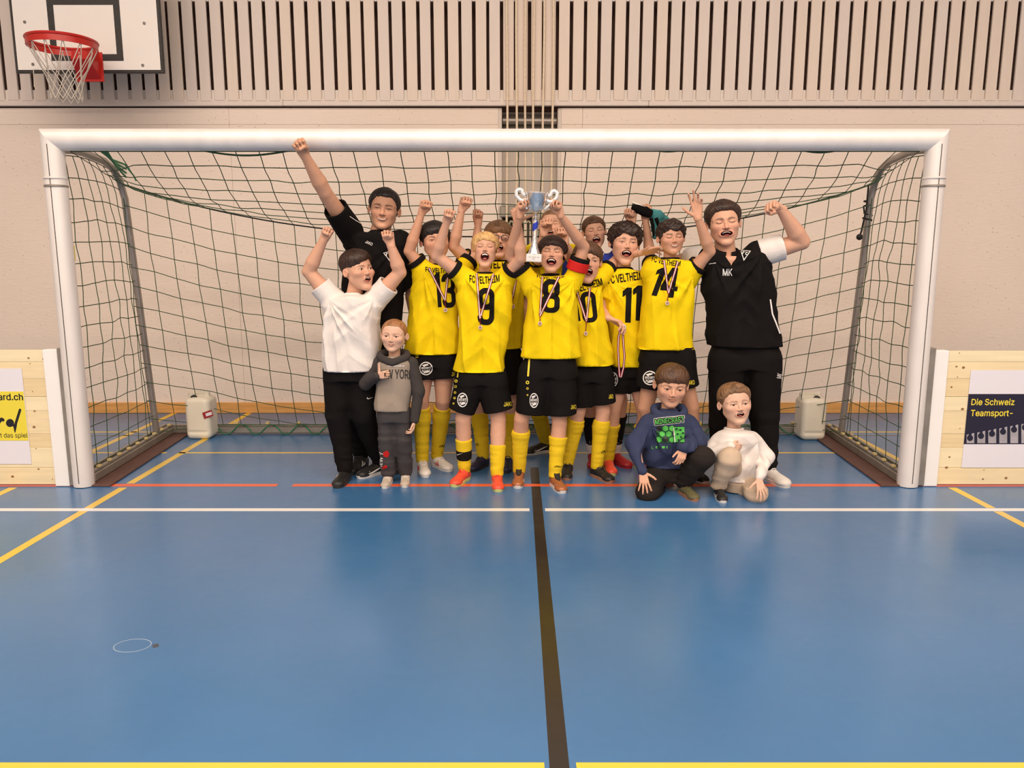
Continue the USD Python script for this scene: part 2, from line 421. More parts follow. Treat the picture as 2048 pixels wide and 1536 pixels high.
# ------------------------------------------------------------------ climbing ropes, niche box
RY = WY - .075
for i, px in enumerate((1014, 1033, 1050.5, 1067, 1086.5, 1105)):
    x = float(P(px, 230, RY)[0])
    zz = np.linspace(1.1, 6.5, 40)
    path = np.c_[x + .004 * np.sin(zz * 3 + i), np.full(40, RY + .02 * np.clip(2.4 - zz, 0, 1)), zz]
    r = thing('climbing_rope', ['leftmost', 'second', 'third', 'fourth', 'fifth', 'rightmost'][i] + ' of the six natural climbing ropes hanging before the slats', 'rope', (x, RY, 1.1), 'climbing ropes')
    obj('rope_length', tube(path, .0098, 7), M['rope'], r, smooth=True)
    obj('end_whipping', tube([(path[0][0], path[0][1], 1.02), path[0], (path[0][0], path[0][1], 1.2)], .015, 8), M['rope'], r, smooth=True)
nb = thing('rope_bracket', 'dark steel roller bracket across the top of the wall niche', 'bracket', ((NX0 + NX1) / 2, WY + .1, 2.5))
obj('roller', tube([(NX0 + .035, WY + .1, 2.56), (NX1 - .035, WY + .1, 2.56)], .03, 16), M['steel_tube'], nb, smooth=40)
obj('back_plate', box((NX0 + .035, WY + .13, 2.46), (NX1 - .035, WY + .19, 2.62), .004), M['niche_dark'], nb)
hx0, hx1 = float(P(1000, 450, WY)[0]), float(P(1068, 450, WY)[0])
zt, zm, zb = float(P(1000, 412, WY)[2]), float(P(1000, 435, WY)[2]), float(P(1000, 500, WY)[2])
rb = thing('rope_rack', 'grey metal rope rack with coiled rope ends in the niche', 'rack', ((hx0 + hx1) / 2, WY + .1, zb))
obj('housing', box((hx0, WY - .03, zm), (hx1, WY + .14, zt), .008), M['alu_dull'], rb)
obj('back_plate', box((hx0 + .02, WY + .1, zb - .1), (hx1 - .01, WY + .13, zm), .004), M['niche_dark'], rb)
for i in range(5):
    x = hx0 + .05 + i * (hx1 - hx0 - .1) / 4
    t = np.linspace(0, math.pi, 12)
    obj('rope_loop', tube(np.vstack([[(x - .018, WY + .03, zb - .05)], np.c_[x - .018 * np.cos(t), np.full(12, WY + .03), zm - .06 + .03 * np.sin(t)], [(x + .018, WY + .03, zb - .05)]]), .009, 6), M['rope'], rb, smooth=True)

# ------------------------------------------------------------------ the goal
GX0, GX1, ZB, RP = -2.642, 2.442, 2.06, .061
goal = thing('football_goal', 'large silver aluminium football goal with green net behind the team', 'goal', ((GX0 + GX1) / 2, 0, 0))
def oval(a, b, n=40, groove=True):
    t = np.arange(n) * 2 * np.pi / n
    r = np.c_[a * np.cos(t), b * np.sin(t)]
    return r
def post_mesh(x, outward):
    o = oval(RP, RP * .92)
    v, n = [], len(o)
    for z, mitre in ((0.004, 0), (.02, 0), (1.0, 0), (1.5, 0), (ZB, 1)):
        s = .985 if z == .004 else 1
        zz = np.full(n, z) + (o[:, 0] * outward if mitre else 0)
        v.append(np.c_[x + o[:, 0] * s, o[:, 1] * s, zz])
    v = np.vstack(v); k = 5; f = []
    for i in range(k - 1):
        for j in range(n):
            q = (j + 1) % n
            f += [[i * n + j, i * n + q, (i + 1) * n + q], [i * n + j, (i + 1) * n + q, (i + 1) * n + j]]
    f += [[0, j + 1, j] for j in range(1, n - 1)]
    return trimesh.Trimesh(v, np.array(f), process=False)
for x, s in ((GX0, -1), (GX1, 1)):
    p_ = obj('post', post_mesh(x, s), M['alu'], goal, smooth=40)
    for dz in (0, .045):
        obj('joint_band', tube([(x, 0, 1.80 + dz - .006), (x, 0, 1.80 + dz - .004), (x, 0, 1.80 + dz + .004), (x, 0, 1.80 + dz + .006)], [RP, RP + .003, RP + .003, RP], 40, False), M['alu' if dz else 'alu_dull'], p_, smooth=40)
    obj('net_groove', box((x - .0022, -.0572, .03), (x + .0022, -.0545, 2.03)), M['groove'], p_)
    obj('foot_channel', box((x + (.045 if s > 0 else -.0745), -.03, .01), (x + (.089 if s > 0 else -.045), .05, .86), .004), M['alu_dull'], goal)
o = oval(RP * .92, RP); n = len(o); v = []
for i, t in enumerate((0, .02, .5, .98, 1)):
    x = np.where(t == 0, GX0 - o[:, 1] * 0, GX1) if t in (0, 1) else np.full(n, GX0 + (GX1 - GX0) * t)
    if t == 0: x = GX0 - o[:, 1]
    if t == 1: x = GX1 + o[:, 1]
    v.append(np.c_[x, o[:, 0], ZB + o[:, 1]])
v = np.vstack(v); f = []
for i in range(4):
    for j in range(n):
        q = (j + 1) % n
        f += [[i * n + j, (i + 1) * n + j, (i + 1) * n + q], [i * n + j, (i + 1) * n + q, i * n + q]]
obj('crossbar', trimesh.Trimesh(v, np.array(f)[:, ::-1], process=False), M['alu'], goal, smooth=40)
XR = 0.10                                                      # the ground frame splays out to the rear
YR = 1.42
def rail_at(x, s, y): return x + s * XR * y / YR
for x, s in ((GX0, -1), (GX1, 1)):
    def skew(lo, hi, b=.004):
        m = box(lo, hi, b); v = np.array(m.vertices); v[:, 0] += s * XR * np.clip(v[:, 1], 0, None) / YR; m.vertices = v; return m
    obj('ground_mat', skew((x - (.06 if s < 0 else .17), -.02, .001), (x + (.17 if s < 0 else .06), YR, .012), .002), M['mat_brown'], goal)
    r = obj('side_rail', skew((x - .05, .05, .013), (x + .05, YR, .065)), M['alu_dull'], goal)
    for dx in (-.028, .028):
        obj('rail_lip', skew((x + dx - .012, .05, .065), (x + dx + .012, YR, .083), .003), M['alu_dull'], r)
    t = np.linspace(0, 1, 9)
    bend = [(x, .03, 2.03), (x + s * .02, .35, 2.035), (x + s * .05, .66, 2.02), (x + s * .065, .80, 1.985), (x + s * .075, .90, 1.91), (x + s * .08, .96, 1.80), (x + s * .082, 1.0, 1.5), (x + s * .085, 1.09, .8), (x + s * .088, 1.18, .07)]
    obj('net_support', tube(bend, .024, 14), M['steel_tube'], goal, smooth=50)
    obj('support_bracket', box((x - .03, .05, 2.0), (x + .03, .16, 2.055), .006), M['alu_dull'], goal)
    for i in range(9):
        y = .12 + i * .15
        obj('net_clip', box((rail_at(x, s, y) - .012 - s * .035, y, .083), (rail_at(x, s, y) + .012 - s * .035, y + .03, .1), .003), M['clip'], goal)
    if s > 0:
        obj('cord_wrap', cat([tube([(x + .078 + .03 * math.cos(a), .965 + .02 + .03 * math.sin(a), 1.80 - .004 * k - .05 * (k > 12)) for k, a in enumerate(np.linspace(0, 6 * math.pi, 26))], .006, 5)]), M['black_cord'], goal, smooth=True)
        q0 = P(1737, 372, .93); q1 = P(1723, 462, .97); q2 = P(1719, 474, .97)
        obj('hanging_cord', tube([q0, (q0 + q1) / 2 + [.01, 0, 0], q1, q2], .006, 6), M['black_cord'], goal, smooth=True)
        bl = trimesh.creation.icosphere(2, .022); obj('cord_toggle', place(bl, t=q2), M['black_cord'], goal, smooth=True)
rx0, rx1 = rail_at(GX0, -1, YR), rail_at(GX1, 1, YR)
rr = obj('rear_rail', box((rx0, YR - .03, .012), (rx1, YR + .05, .062), .005), M['alu_dull'], goal)
obj('rail_lip', box((rx0, YR - .02, .062), (rx1, YR + .02, .078), .003), M['alu_dull'], rr)
for i in range(20):
    x = rx0 + .3 + i * (rx1 - rx0 - .6) / 19
    obj('net_clip', box((x - .015, YR - .02, .078), (x + .015, YR + .01, .1), .003), M['clip'], goal)
def cord(u):
    w = np.abs(2 * u - 1)
    xl, xr = GX0 - .078, GX1 + .078
    return np.stack([xl + (xr - xl) * u, .93 + .12 * (1 - w ** 2), 1.90 - .36 * (1 - w ** 2.5)], -1)
uu = np.linspace(0, 1, 41)
obj('net_cord', tube(cord(uu) + [0, -.004, 0], .0055, 6), M['black_cord'], goal, smooth=True)
def net_panel(fn, nu, nv, r, seed, wob=.012, sub=3):
    parts = []
    us, vs = np.linspace(0, 1, nu * sub + 1), np.linspace(0, 1, nv * sub + 1)
    def pts(u, v):
        p = fn(u, v)
        q = np.c_[u * nu * 1.1, v * nv * 1.1, np.full(len(u), seed)]
        off = np.stack([meshkit.noise(q * .9 + 17 * k, seed + k) - .5 for k in range(3)], 1)
        fade = (np.minimum(v, 1 - v) * 6).clip(0, 1)[:, None]
        return p + off * wob * 2 * fade
    for i in range(nu + 1): parts.append(tube(pts(np.full(len(vs), i / nu), vs), r, 4, False))
    for j in range(nv + 1): parts.append(tube(pts(us, np.full(len(us), j / nv)), r, 4, False))
    return cat(parts)
def roof(u, v):
    c = cord(u)
    uf = .014 + u * .972
    front = np.stack([GX0 + (GX1 - GX0) * uf, np.full_like(u, .05), np.full_like(u, ZB - .058)], -1)
    gather = ((1 - np.abs(2 * u - 1)) * 8).clip(0, 1)[:, None]
    ve = v * gather[:, 0] + (1 - gather[:, 0]) * v ** .3
    p = front + (c - front) * ve[:, None]
    p[:, 2] -= .10 * np.sin(np.pi * v) * (gather[:, 0]) * (.35 + .65 * np.abs(2 * u - 1))
    return p
def back(u, v):
    c = cord(u); w = np.abs(2 * u - 1)
    bx = np.stack([rail_at(GX0, -1, 1.2) + (rail_at(GX1, 1, 1.2) - rail_at(GX0, -1, 1.2)) * u, 1.08 + .29 * ((1 - w) * 7).clip(0, 1), np.full_like(u, .085)], -1)
    z = np.maximum(c[:, 2] - 1.84 * v, .085 + .03 * (1 - v))
    fr = ((c[:, 2] - z) / (c[:, 2] - .085)).clip(0, 1)
    p = c + (bx - c) * fr[:, None]
    p[:, 2] = z
    p[:, 1] += -.07 * np.sin(np.pi * fr) * (.3 + .7 * (1 - w))
    return p
obj('net', net_panel(roof, 36, 8, .0027, 3), M['net'], goal, smooth=True, label='green roof netting under the crossbar')
obj('net', net_panel(back, 36, 13, .0027, 5), M['net'], goal, smooth=True, label='green rear netting hanging from the black cord')
for x, s in ((GX0, -1), (GX1, 1)):
    def side(u, v, x=x, s=s):
        z = 1.98 - 1.9 * v
        yb = np.interp(z, [.07, .8, 1.5, 1.8, 1.91, 1.985], [1.18, 1.09, 1.0, .96, .9, .8])
        y = .055 + (yb - .055) * u
        return np.stack([x + s * (.02 + .07 * u) - s * .05 * np.sin(np.pi * u) * np.sin(np.pi * v), y, z + .03 * np.sin(np.pi * u) * (1 - v) - .0 * u], -1)
    obj('net', net_panel(side, 7, 15, .0027, 8 + s), M['net'], goal, smooth=True, label='green side netting between post and support tube')
for px0, px1, py, sag in ((395, 590, 299, 12), (1590, 1690, 297, 8), (1300, 1372, 299, 4)):
    t = np.linspace(0, 1, 14)
    obj('net_edge_rope', tube(P(px0 + (px1 - px0) * t, 0 * t + py + sag * np.sin(np.pi * t), 0.06) if False else np.array([P(px0 + (px1 - px0) * k, py + sag * math.sin(math.pi * k), .06) for k in t]), .006, 6), M['net'], goal, smooth=True)
for k in range(4):
    a, b = P(190 + 6 * k, 293, .1), P(252, 330 + 8 * k, .9)
    obj('net_bundle', tube([a, (a + b) / 2 + [0, 0, -.02], b], .007, 5), M['net_bright'], goal, smooth=True)
a = P(268, 352, .92); b = P(272, 362, .92)
obj('loose_end', tube([P(250, 330, .9), P(262, 345, .92), a, b], .005, 5), M['net_bright'], goal, smooth=True)
c = P(145, 505, .055)
obj('marker_tag', box(c - [.011, .005, .05], c + [.011, .012, .045], .004), M['poster_yellow'], goal, label='small yellow tag on the inside of the left post')
wt = np.linspace(0, 1, 160)
obj('lacing', tube(np.c_[rx0 + .3 + (rx1 - rx0 - .6) * wt, YR - .035 - .03 * (np.sin(wt * 250) > 0) * np.abs(np.sin(wt * 250)), .045 + .04 * np.sin(wt * 125)], .0045, 4), M['net_bright'], goal, smooth=True)

# ------------------------------------------------------------------ advertising boards beside the goal
def text_poly(text, bold=False):
    """Lettering as a flat (vertices, faces) in units of the capital height, reading along +x from the origin."""
    m = meshkit.text_mesh(text, 1.0, .1, bold=bold)
    n = m.face_normals[:, 2] > .9
    return np.array(m.vertices)[:, :2], np.array(m.faces)[n]
def sheet(v2, f, y, mapx, mapz, facing=-1):
    v = np.c_[mapx(v2), np.full(len(v2), y), mapz(v2)]
    c = np.cross(v[f[:, 1]] - v[f[:, 0]], v[f[:, 2]] - v[f[:, 0]])[:, 1].sum()
    return (v, f if c < 0 else f[:, ::-1])
def wall_text(parent, text, px, py, hpx, Y, m, bold=False, wscale=1.0, name='lettering'):
    """px, py: left end of the base line in the photograph on the plane y = Y."""
    v, f = text_poly(text, bold); a = P(px, py, Y); k = hpx * mpp(Y)
    obj(name, sheet(v, f, Y, lambda q: a[0] + q[:, 0] * k * wscale, lambda q: a[2] + q[:, 1] * k), M[m], parent)
BY = -.005
def board(x0, x1, zt, name_label, edge, cutx):
    t = thing('advertising_board', name_label, 'board', ((x0 + x1) / 2, BY, 0), 'wooden advertising boards beside the goal')
    cuts = [.012, .12, .245, .33, .475, .56, .67, .775, zt]
    for i in range(8):
        obj('plank', box((x0, BY, cuts[i] + .0006), (x1, BY + .025, cuts[i + 1] - .0006), .0015), M[('pine', 'pine_b', 'pine_c')[i * 7 % 3]], t)
    e0, e1 = edge
    obj('edge_plank', box((e0, BY - .012, .003), (e1, BY + .05, zt + .003), .003), M['white_paint'], t, label='white painted end plank')
    obj('brace', box((x0, BY + .026, .3), (x1, BY + .06, .4), .003), M['pine'], t)
    return t
zt = float(P(60, 700, BY)[2])
xw0, xw1 = float(P(113, 968, BY)[0]), float(P(142, 968, BY)[0])
lb = board(-4.6, xw0 - .001, zt, 'pine advertising board left of the goal with yellow poster', (xw0, xw1), 0)
xv0, xv1 = float(P(1843, 970, BY)[0]), float(P(1872, 970, BY)[0])
zt2 = float(P(1960, 702, BY)[2])
rbd = board(xv1 + .001, 4.6, zt2, 'pine advertising board right of the goal with dark navy poster', (xv0, xv1), 0)
YP = BY - .003
def panel(parent, name, x0, x1, z0, z1, m, y=YP, t=.002):
    obj(name, box((x0, y - t / 2, z0), (x1, y + t / 2, z1)), M[m], parent)
def pz(py): return float(P(1024, py, YP)[2])
def pxx(px, py): return float(P(px, py, YP)[0])
xr = pxx(54, 840)
panel(lb, 'poster', -4.05, xr, pz(928), pz(737), 'paper')
panel(lb, 'poster_band', -4.05, xr - .003, pz(881), pz(783), 'poster_yellow', YP - .0015)
YT = YP - .003
wall_text(lb, 'ard.ch', -4, 800, 13, YT, 'ink', True, .98)
wall_text(lb, 'ht das spiel', -6, 875, 9.5, YT, 'ink', False, .9)
def wall_shape(parent, poly, m, name='emblem', y=YT):
    v, f = flat(poly)
    w = np.array([P(q[0], q[1], y) for q in v])
    c = np.cross(w[f[:, 1]] - w[f[:, 0]], w[f[:, 2]] - w[f[:, 0]])[:, 1].sum()
    obj(name, (w, f if c < 0 else f[:, ::-1]), M[m], parent)
wall_shape(lb, Point(20, 846).buffer(8).union(LineString([(22, 848), (30, 852), (40, 820)]).buffer(2.6)).union(Polygon([(27, 850), (33, 850), (30, 864)]).buffer(1)), 'ink')
wall_shape(lb, LineString([(-3, 846), (3, 838), (6, 840)]).buffer(3), 'ink')
xl = float(P(1932, 840, YP)[0])
panel(rbd, 'poster', xl, 4.3, pz(935), pz(740), 'paper')
panel(rbd, 'poster_band', xl, 4.3, pz(888), pz(788), 'poster_navy', YP - .0015)
wall_text(rbd, 'Die Schweiz', 1941, 810, 12.5, YT, 'print_yellow', True, .9)
wall_text(rbd, 'Teamsport-', 1940, 832, 12.5, YT, 'print_yellow', True, .9)
for i in range(7):
    x = 1930 + i * 22; y = 873 - i * 4.2
    sh = Polygon([(x + 2, y - 4), (x + 19, y - 8), (x + 19, 887), (x + 2, 887)]).difference(Point(x + 10, y + 3).buffer(5.5)).difference(sbox(x + 8, y - 10, x + 12.5, y)).buffer(-.6)
    sh = sh.intersection(sbox(1933, 780, 2300, 887))
    for g in getattr(sh, 'geoms', [sh]):
        if g.area > 4: wall_shape(rbd, g, 'poster_grey', 'picture_piece')
for b, pts in ((lb, [(60, 727), (57, 716), (88, 718), (65, 783), (69, 822), (68, 854), (72, 897), (77, 938), (25, 953), (105, 958)]), (rbd, [(1919, 706), (1913, 733), (1927, 735), (1915, 754), (1903, 774), (1925, 818), (1920, 857), (1899, 914), (1893, 935), (1968, 940), (1966, 958), (2012, 956)])):
    for i, (x, y) in enumerate(pts):
        c = P(x, y, BY - .0012); r = .0025 + .0022 * (i % 3)
        obj('knot', place(trimesh.creation.cylinder(r, .002, sections=12), rx(math.pi / 2) @ np.diag([1.3, 1, 1]), c), M['knot'], b)

# ------------------------------------------------------------------ basketball backboard
BBY = 1.75
q0, q1 = P(32, 146, BBY), P(328, 148, BBY)
zb_ = q0[2]; xA, xB = q0[0], q1[0]; W_ = xB - xA
bk = thing('basketball_hoop', 'white basketball backboard with red rim and net at upper left', 'basketball hoop', ((xA + xB) / 2, BBY, zb_))
bd = obj('backboard', box((xA, BBY, zb_), (xB, BBY + .03, zb_ + .9), .003), M['board_edge'], bk, label='black edged backing board')
obj('board_face', box((xA + .022, BBY - .003, zb_ + .022), (xB - .022, BBY + .001, zb_ + .878)), M['board_white'], bd)
c0, c1 = P(104, 122, BBY), P(248, 122, BBY)
rx_0, rx_1, rz_0, rz_1 = c0[0], c1[0], c0[2], c0[2] + .46
fr = sbox(rx_0, rz_0, rx_1, rz_1).difference(sbox(rx_0 + .05, rz_0 + .05, rx_1 - .05, rz_1 - .05))
v2, ff = flat(fr)
obj('target_frame', sheet(v2, ff, BBY - .0045, lambda q: q[:, 0], lambda q: q[:, 1]), M['board_edge'], bd)
for px, py in ((66, 128.5), (285.5, 130.5), (49.5, 44), (288.5, 46.5)):
    c = P(px, py, BBY - .004)
    obj('bolt', place(trimesh.creation.cylinder(.011, .008, sections=14), rx(math.pi / 2), c), M['bolt'], bk)
for x in (xA + .25, xB - .25):
    obj('wall_arm', box((x - .025, BBY + .03, zb_ + .3), (x + .025, SY + .02, zb_ + .36), .004), M['board_edge'], bk)
RC = P(124, 82, BBY - .36); RRr = .232
R0 = RC
prof = [(RRr, 0.0)]
ringp = np.array([(RRr - .009, -.012), (RRr + .009, -.012), (RRr + .009, 0), (RRr + .003, .006), (RRr - .003, .006), (RRr - .009, 0), (RRr - .009, -.012)])
a = np.linspace(0, 2 * np.pi, 49)
obj('rim', cat([tube(np.c_[R0[0] + RRr * np.cos(a), R0[1] + RRr * np.sin(a), np.full(49, R0[2])], .0115, 8, False),
                place(trimesh.creation.annulus(RRr - .002, RRr + .003, .045, sections=48), t=R0 - [0, 0, .028])]), M['red_metal'], bk, smooth=35)
g0 = R0 + [0, .18, 0]
hull = m3.Manifold.hull_points(np.array([(R0[0] + sx * .09, BBY - .004, zz) for sx in (-1, 1) for zz in (R0[2], R0[2] - .2)] + [(R0[0] + sx * .07, R0[1] + RRr - .01, zz) for sx in (-1, 1) for zz in (R0[2], R0[2] - .07)], np.float32))
obj('rim_bracket', hull, M['red_metal'], bk)
obj('mounting_plate', box((R0[0] - .11, BBY - .012, R0[2] - .21), (R0[0] + .11, BBY - .004, R0[2] + .01), .003), M['red_metal'], bk)
N_ = 12; parts = []
lev = [(0, RRr, -.03), (1, .15, -.20), (2, .122, -.26), (3, .11, -.32), (4, .104, -.375), (5, .104, -.42)]
for i in range(N_):
    obj('net_hook', tube([(R0[0] + (RRr + dr) * math.cos(i * math.tau / N_), R0[1] + (RRr + dr) * math.sin(i * math.tau / N_), R0[2] + dz) for dr, dz in ((-.006, -.02), (-.014, -.03), (-.006, -.04))], .004, 5), M['cord_white'], bk)
    for s in (-1, 1):
        pts = []
        for k, r, dz in lev:
            an = (i + s * k * .5) * math.tau / N_
            pts.append((R0[0] + r * math.cos(an), R0[1] + r * math.sin(an), R0[2] + dz))
        parts.append(tube(pts, .0035, 5))
parts.append(tube([(R0[0] - .16, R0[1] - .05, R0[2] - .21), (R0[0] - .2, R0[1] - .05, R0[2] - .21), (R0[0] - .205, R0[1] - .05, R0[2] - .33), (R0[0] - .19, R0[1] - .05, R0[2] - .35)], .0035, 5))
obj('hoop_net', cat(parts), M['cord_white'], bk, smooth=True)

# ------------------------------------------------------------------ water canisters weighing down the frame
def canister(px, py, label, lab):
    c = G(px, py); c[1] += .105
    t = thing('water_canister', label, 'canister', c, 'water canisters on the goal frame')
    w, d, h = .095, .10, .33
    def f(p):
        q = np.abs(p - [0, 0, h / 2]) - (np.array([w, d, h / 2]) - .04)
        b = np.linalg.norm(np.maximum(q, 0), axis=1) + np.minimum(q.max(1), 0) - .04
        sh = p[:, 2] - (h + .002 - .35 * np.abs(p[:, 0] + .0) - .12 * np.abs(p[:, 1]) + .03)
        b = smax(b, sh, .03)
        hd = capsule(p, (-.075, 0, h + .02), (.055, 0, h + .02), .014)
        b = smin(b, hd, .02)
        b = smin(b, capsule(p, (-.075, 0, h - .03), (-.075, 0, h + .02), .016), .02)
        b = smin(b, capsule(p, (.055, 0, h - .03), (.055, 0, h + .02), .016), .02)
        return smax(b, -ellipsoid(p, (-.0, -d, .06), (.3, .006, .01)), .01)
    v, ff = mesh_sdf(f, (-.14, -.13, -.01), (.14, .13, .36), .006)
    obj('body', (v + c, ff), M['plastic'], t, smooth=True)
    obj('cap', place(cat([trimesh.creation.cylinder(.027, .03, sections=20)]), rx(.9), c + [-.03 if lab else .02, -.052, h - .015]), M['cap'], t, smooth=40, label='black screw cap')
    if lab:
        obj('sticker', place(box((-.035, 0, -.025), (.035, .003, .025)), rz(.5) @ ry(-.25), c + [.085, -.095, .2]), M['label_red'], t, label='red and white warning sticker')
        obj('sticker_text', place(box((-.015, -.0008, -.012), (.03, .0018, .012)), rz(.5) @ ry(-.25), c + [.085, -.0965, .2]), M['paper'], t)
canister(396, 880, 'off-white plastic canister with red sticker, in the left goal corner', True)
canister(1628, 882, 'off-white plastic canister without sticker, in the right goal corner', False)
# ------------------------------------------------------------------ people: materials
SKIN = {'fair': (.72, .405, .275), 'mid': (.67, .36, .235), 'tan': (.67, .365, .235), 'pale': (.74, .47, .345)}
M['skin'] = mat('skin', None, .5, vary=.05, scale=30, vcol=True, spec=.35)
M['eye'] = mat('eye', None, .12, vcol=True)
M['teeth'] = mat('teeth', (.80, .74, .66), .25)
M['tongue'] = mat('tongue', (.50, .13, .12), .4)
def cloth(name, c, rough=.85, vary=.06, spec=.2, bump=.05): return mat(name, c, rough, vary=vary, scale=14, spec=spec, bump=bump, bscale=160)
M['yellow'] = cloth('yellow_jersey', (.88, .65, .004), .85)
M['yellow_sock'] = cloth('yellow_sock', (.80, .56, .02), .9, bump=.15)
M['black'] = cloth('black_cloth', (.0085, .0072, .0072), .85, spec=.12)
M['black_trim'] = cloth('black_trim', (.012, .010, .0095), .85, spec=.12)
M['white'] = cloth('white_cotton', (.80, .76, .73), .9)
M['cream'] = cloth('cream_cotton', (.82, .77, .74), .9)
M['navy'] = cloth('navy_hoodie', (.040, .052, .115), .9)
M['charcoal'] = cloth('charcoal_fleece', (.052, .046, .046), .95)
M['grey_pants'] = cloth('grey_jersey_pants', (.062, .057, .060), .95)
M['taupe'] = cloth('taupe_fleece', (.34, .285, .235), .95)
M['brown_black'] = cloth('faded_black_pants', (.024, .019, .017), .9)
M['beige'] = cloth('beige_cotton', (.60, .47, .35), .9)
M['blue'] = cloth('blue_jersey', (.03, .055, .36), .75)
M['red_cloth'] = cloth('red_armband', (.60, .02, .018), .8)
M['teal'] = cloth('teal_glove', (.07, .30, .32), .7)
M['maroon'] = cloth('ribbon_maroon', (.25, .02, .035), .6)
M['shoe_black'] = mat('shoe_black', (.016, .015, .015), .5)
M['shoe_navy'] = mat('shoe_navy', (.018, .02, .06), .5)
M['shoe_white'] = mat('shoe_white', (.78, .73, .68), .45)
M['shoe_coral'] = mat('shoe_coral', (.85, .09, .045), .4, vary=.15, scale=25)
M['shoe_copper'] = mat('shoe_copper', (.42, .15, .06), .35, metal=.25, vary=.2, scale=14)
M['shoe_red'] = mat('shoe_red', (.40, .016, .022), .5)
M['shoe_beige'] = mat('shoe_beige', (.50, .42, .34), .7)
M['shoe_olive'] = mat('shoe_olive', (.115, .105, .045), .7)
M['sole_white'] = mat('sole_white', (.74, .70, .66), .5)
M['sole_dark'] = mat('sole_dark', (.03, .028, .028), .6)
M['sole_lime'] = mat('sole_lime', (.62, .62, .22), .5)
M['sole_gum'] = mat('sole_gum', (.36, .17, .10), .6)
M['silver'] = mat('medal_silver', (.78, .68, .60), .35, metal=.35)
M['chrome'] = mat('trophy_chrome', (.80, .78, .76), .12, metal=1.0)
M['chrome_bright'] = mat('trophy_bright_chrome', (.92, .91, .90), .22, metal=.85)
M['handle_silver'] = mat('trophy_handle_silver', (.90, .89, .88), .35, metal=.3)
M['marble'] = mat('trophy_white_base', (.84, .80, .76), .3)
M['royal'] = mat('trophy_blue', (.03, .06, .55), .25, metal=.3)
M['steel_blue'] = mat('trophy_emblem_blue', (.20, .30, .45), .3, metal=.5)
M['glasses'] = mat('glasses_frame', (.05, .025, .025), .3)
M['green_a'] = mat('print_green', (.09, .50, .08), .7)
M['green_b'] = mat('print_dark_green', (.012, .085, .03), .7)
M['lens'] = usdkit.material(stage, '/World/Looks/lens', {'t': ('transparent_bsdf', {}), 'g': ('glossy_bsdf', {'roughness': .03}), 'f': ('fresnel', {'IOR': 1.45}), 'm': ('mix_closure', {})},
                            [('f.fac', 'm.fac'), ('t.BSDF', 'm.closure1'), ('g.BSDF', 'm.closure2')], surface='m.closure')
M['hair'] = mat('hair', None, .48, vary=.12, scale=60, vcol=True, spec=.4)
HCOL = {'black': (.014, .010, .009), 'dark': (.032, .017, .012), 'brown': (.075, .037, .020), 'light': (.17, .092, .046), 'ginger': (.25, .115, .05), 'blond': (.52, .32, .13)}
BROW = {'black': (.03, .02, .016), 'dark': (.06, .033, .022), 'brown': (.12, .06, .036), 'light': (.28, .15, .085), 'ginger': (.36, .19, .11), 'blond': (.46, .26, .15)}

def simplify(v, f, eps=.00035):
    try:
        m = m3.Manifold(m3.Mesh(np.asarray(v, np.float32), np.asarray(f, np.uint32)))
        if m.status() == m3.Error.NoError and m.num_tri() > 0:
            mm = m.simplify(eps).to_mesh()
            return np.array(mm.vert_properties[:, :3], float), np.array(mm.tri_verts, int)
    except Exception:
        pass
    return v, f

def union(meshes, eps=.0003):
    ms = []
    for v, f in meshes:
        m = m3.Manifold(m3.Mesh(np.asarray(v, np.float32), np.asarray(f, np.uint32)))
        if m.status() != m3.Error.NoError: ms = None; break
        ms.append(m)
    if ms:
        m = ms[0]
        for o in ms[1:]: m = m + o
        mm = m.simplify(eps).to_mesh()
        return np.array(mm.vert_properties[:, :3], float), np.array(mm.tri_verts, int)
    n, V, Fs = 0, [], []
    for v, f in meshes: V.append(v); Fs.append(np.asarray(f) + n); n += len(v)
    return np.vstack(V), np.vstack(Fs)

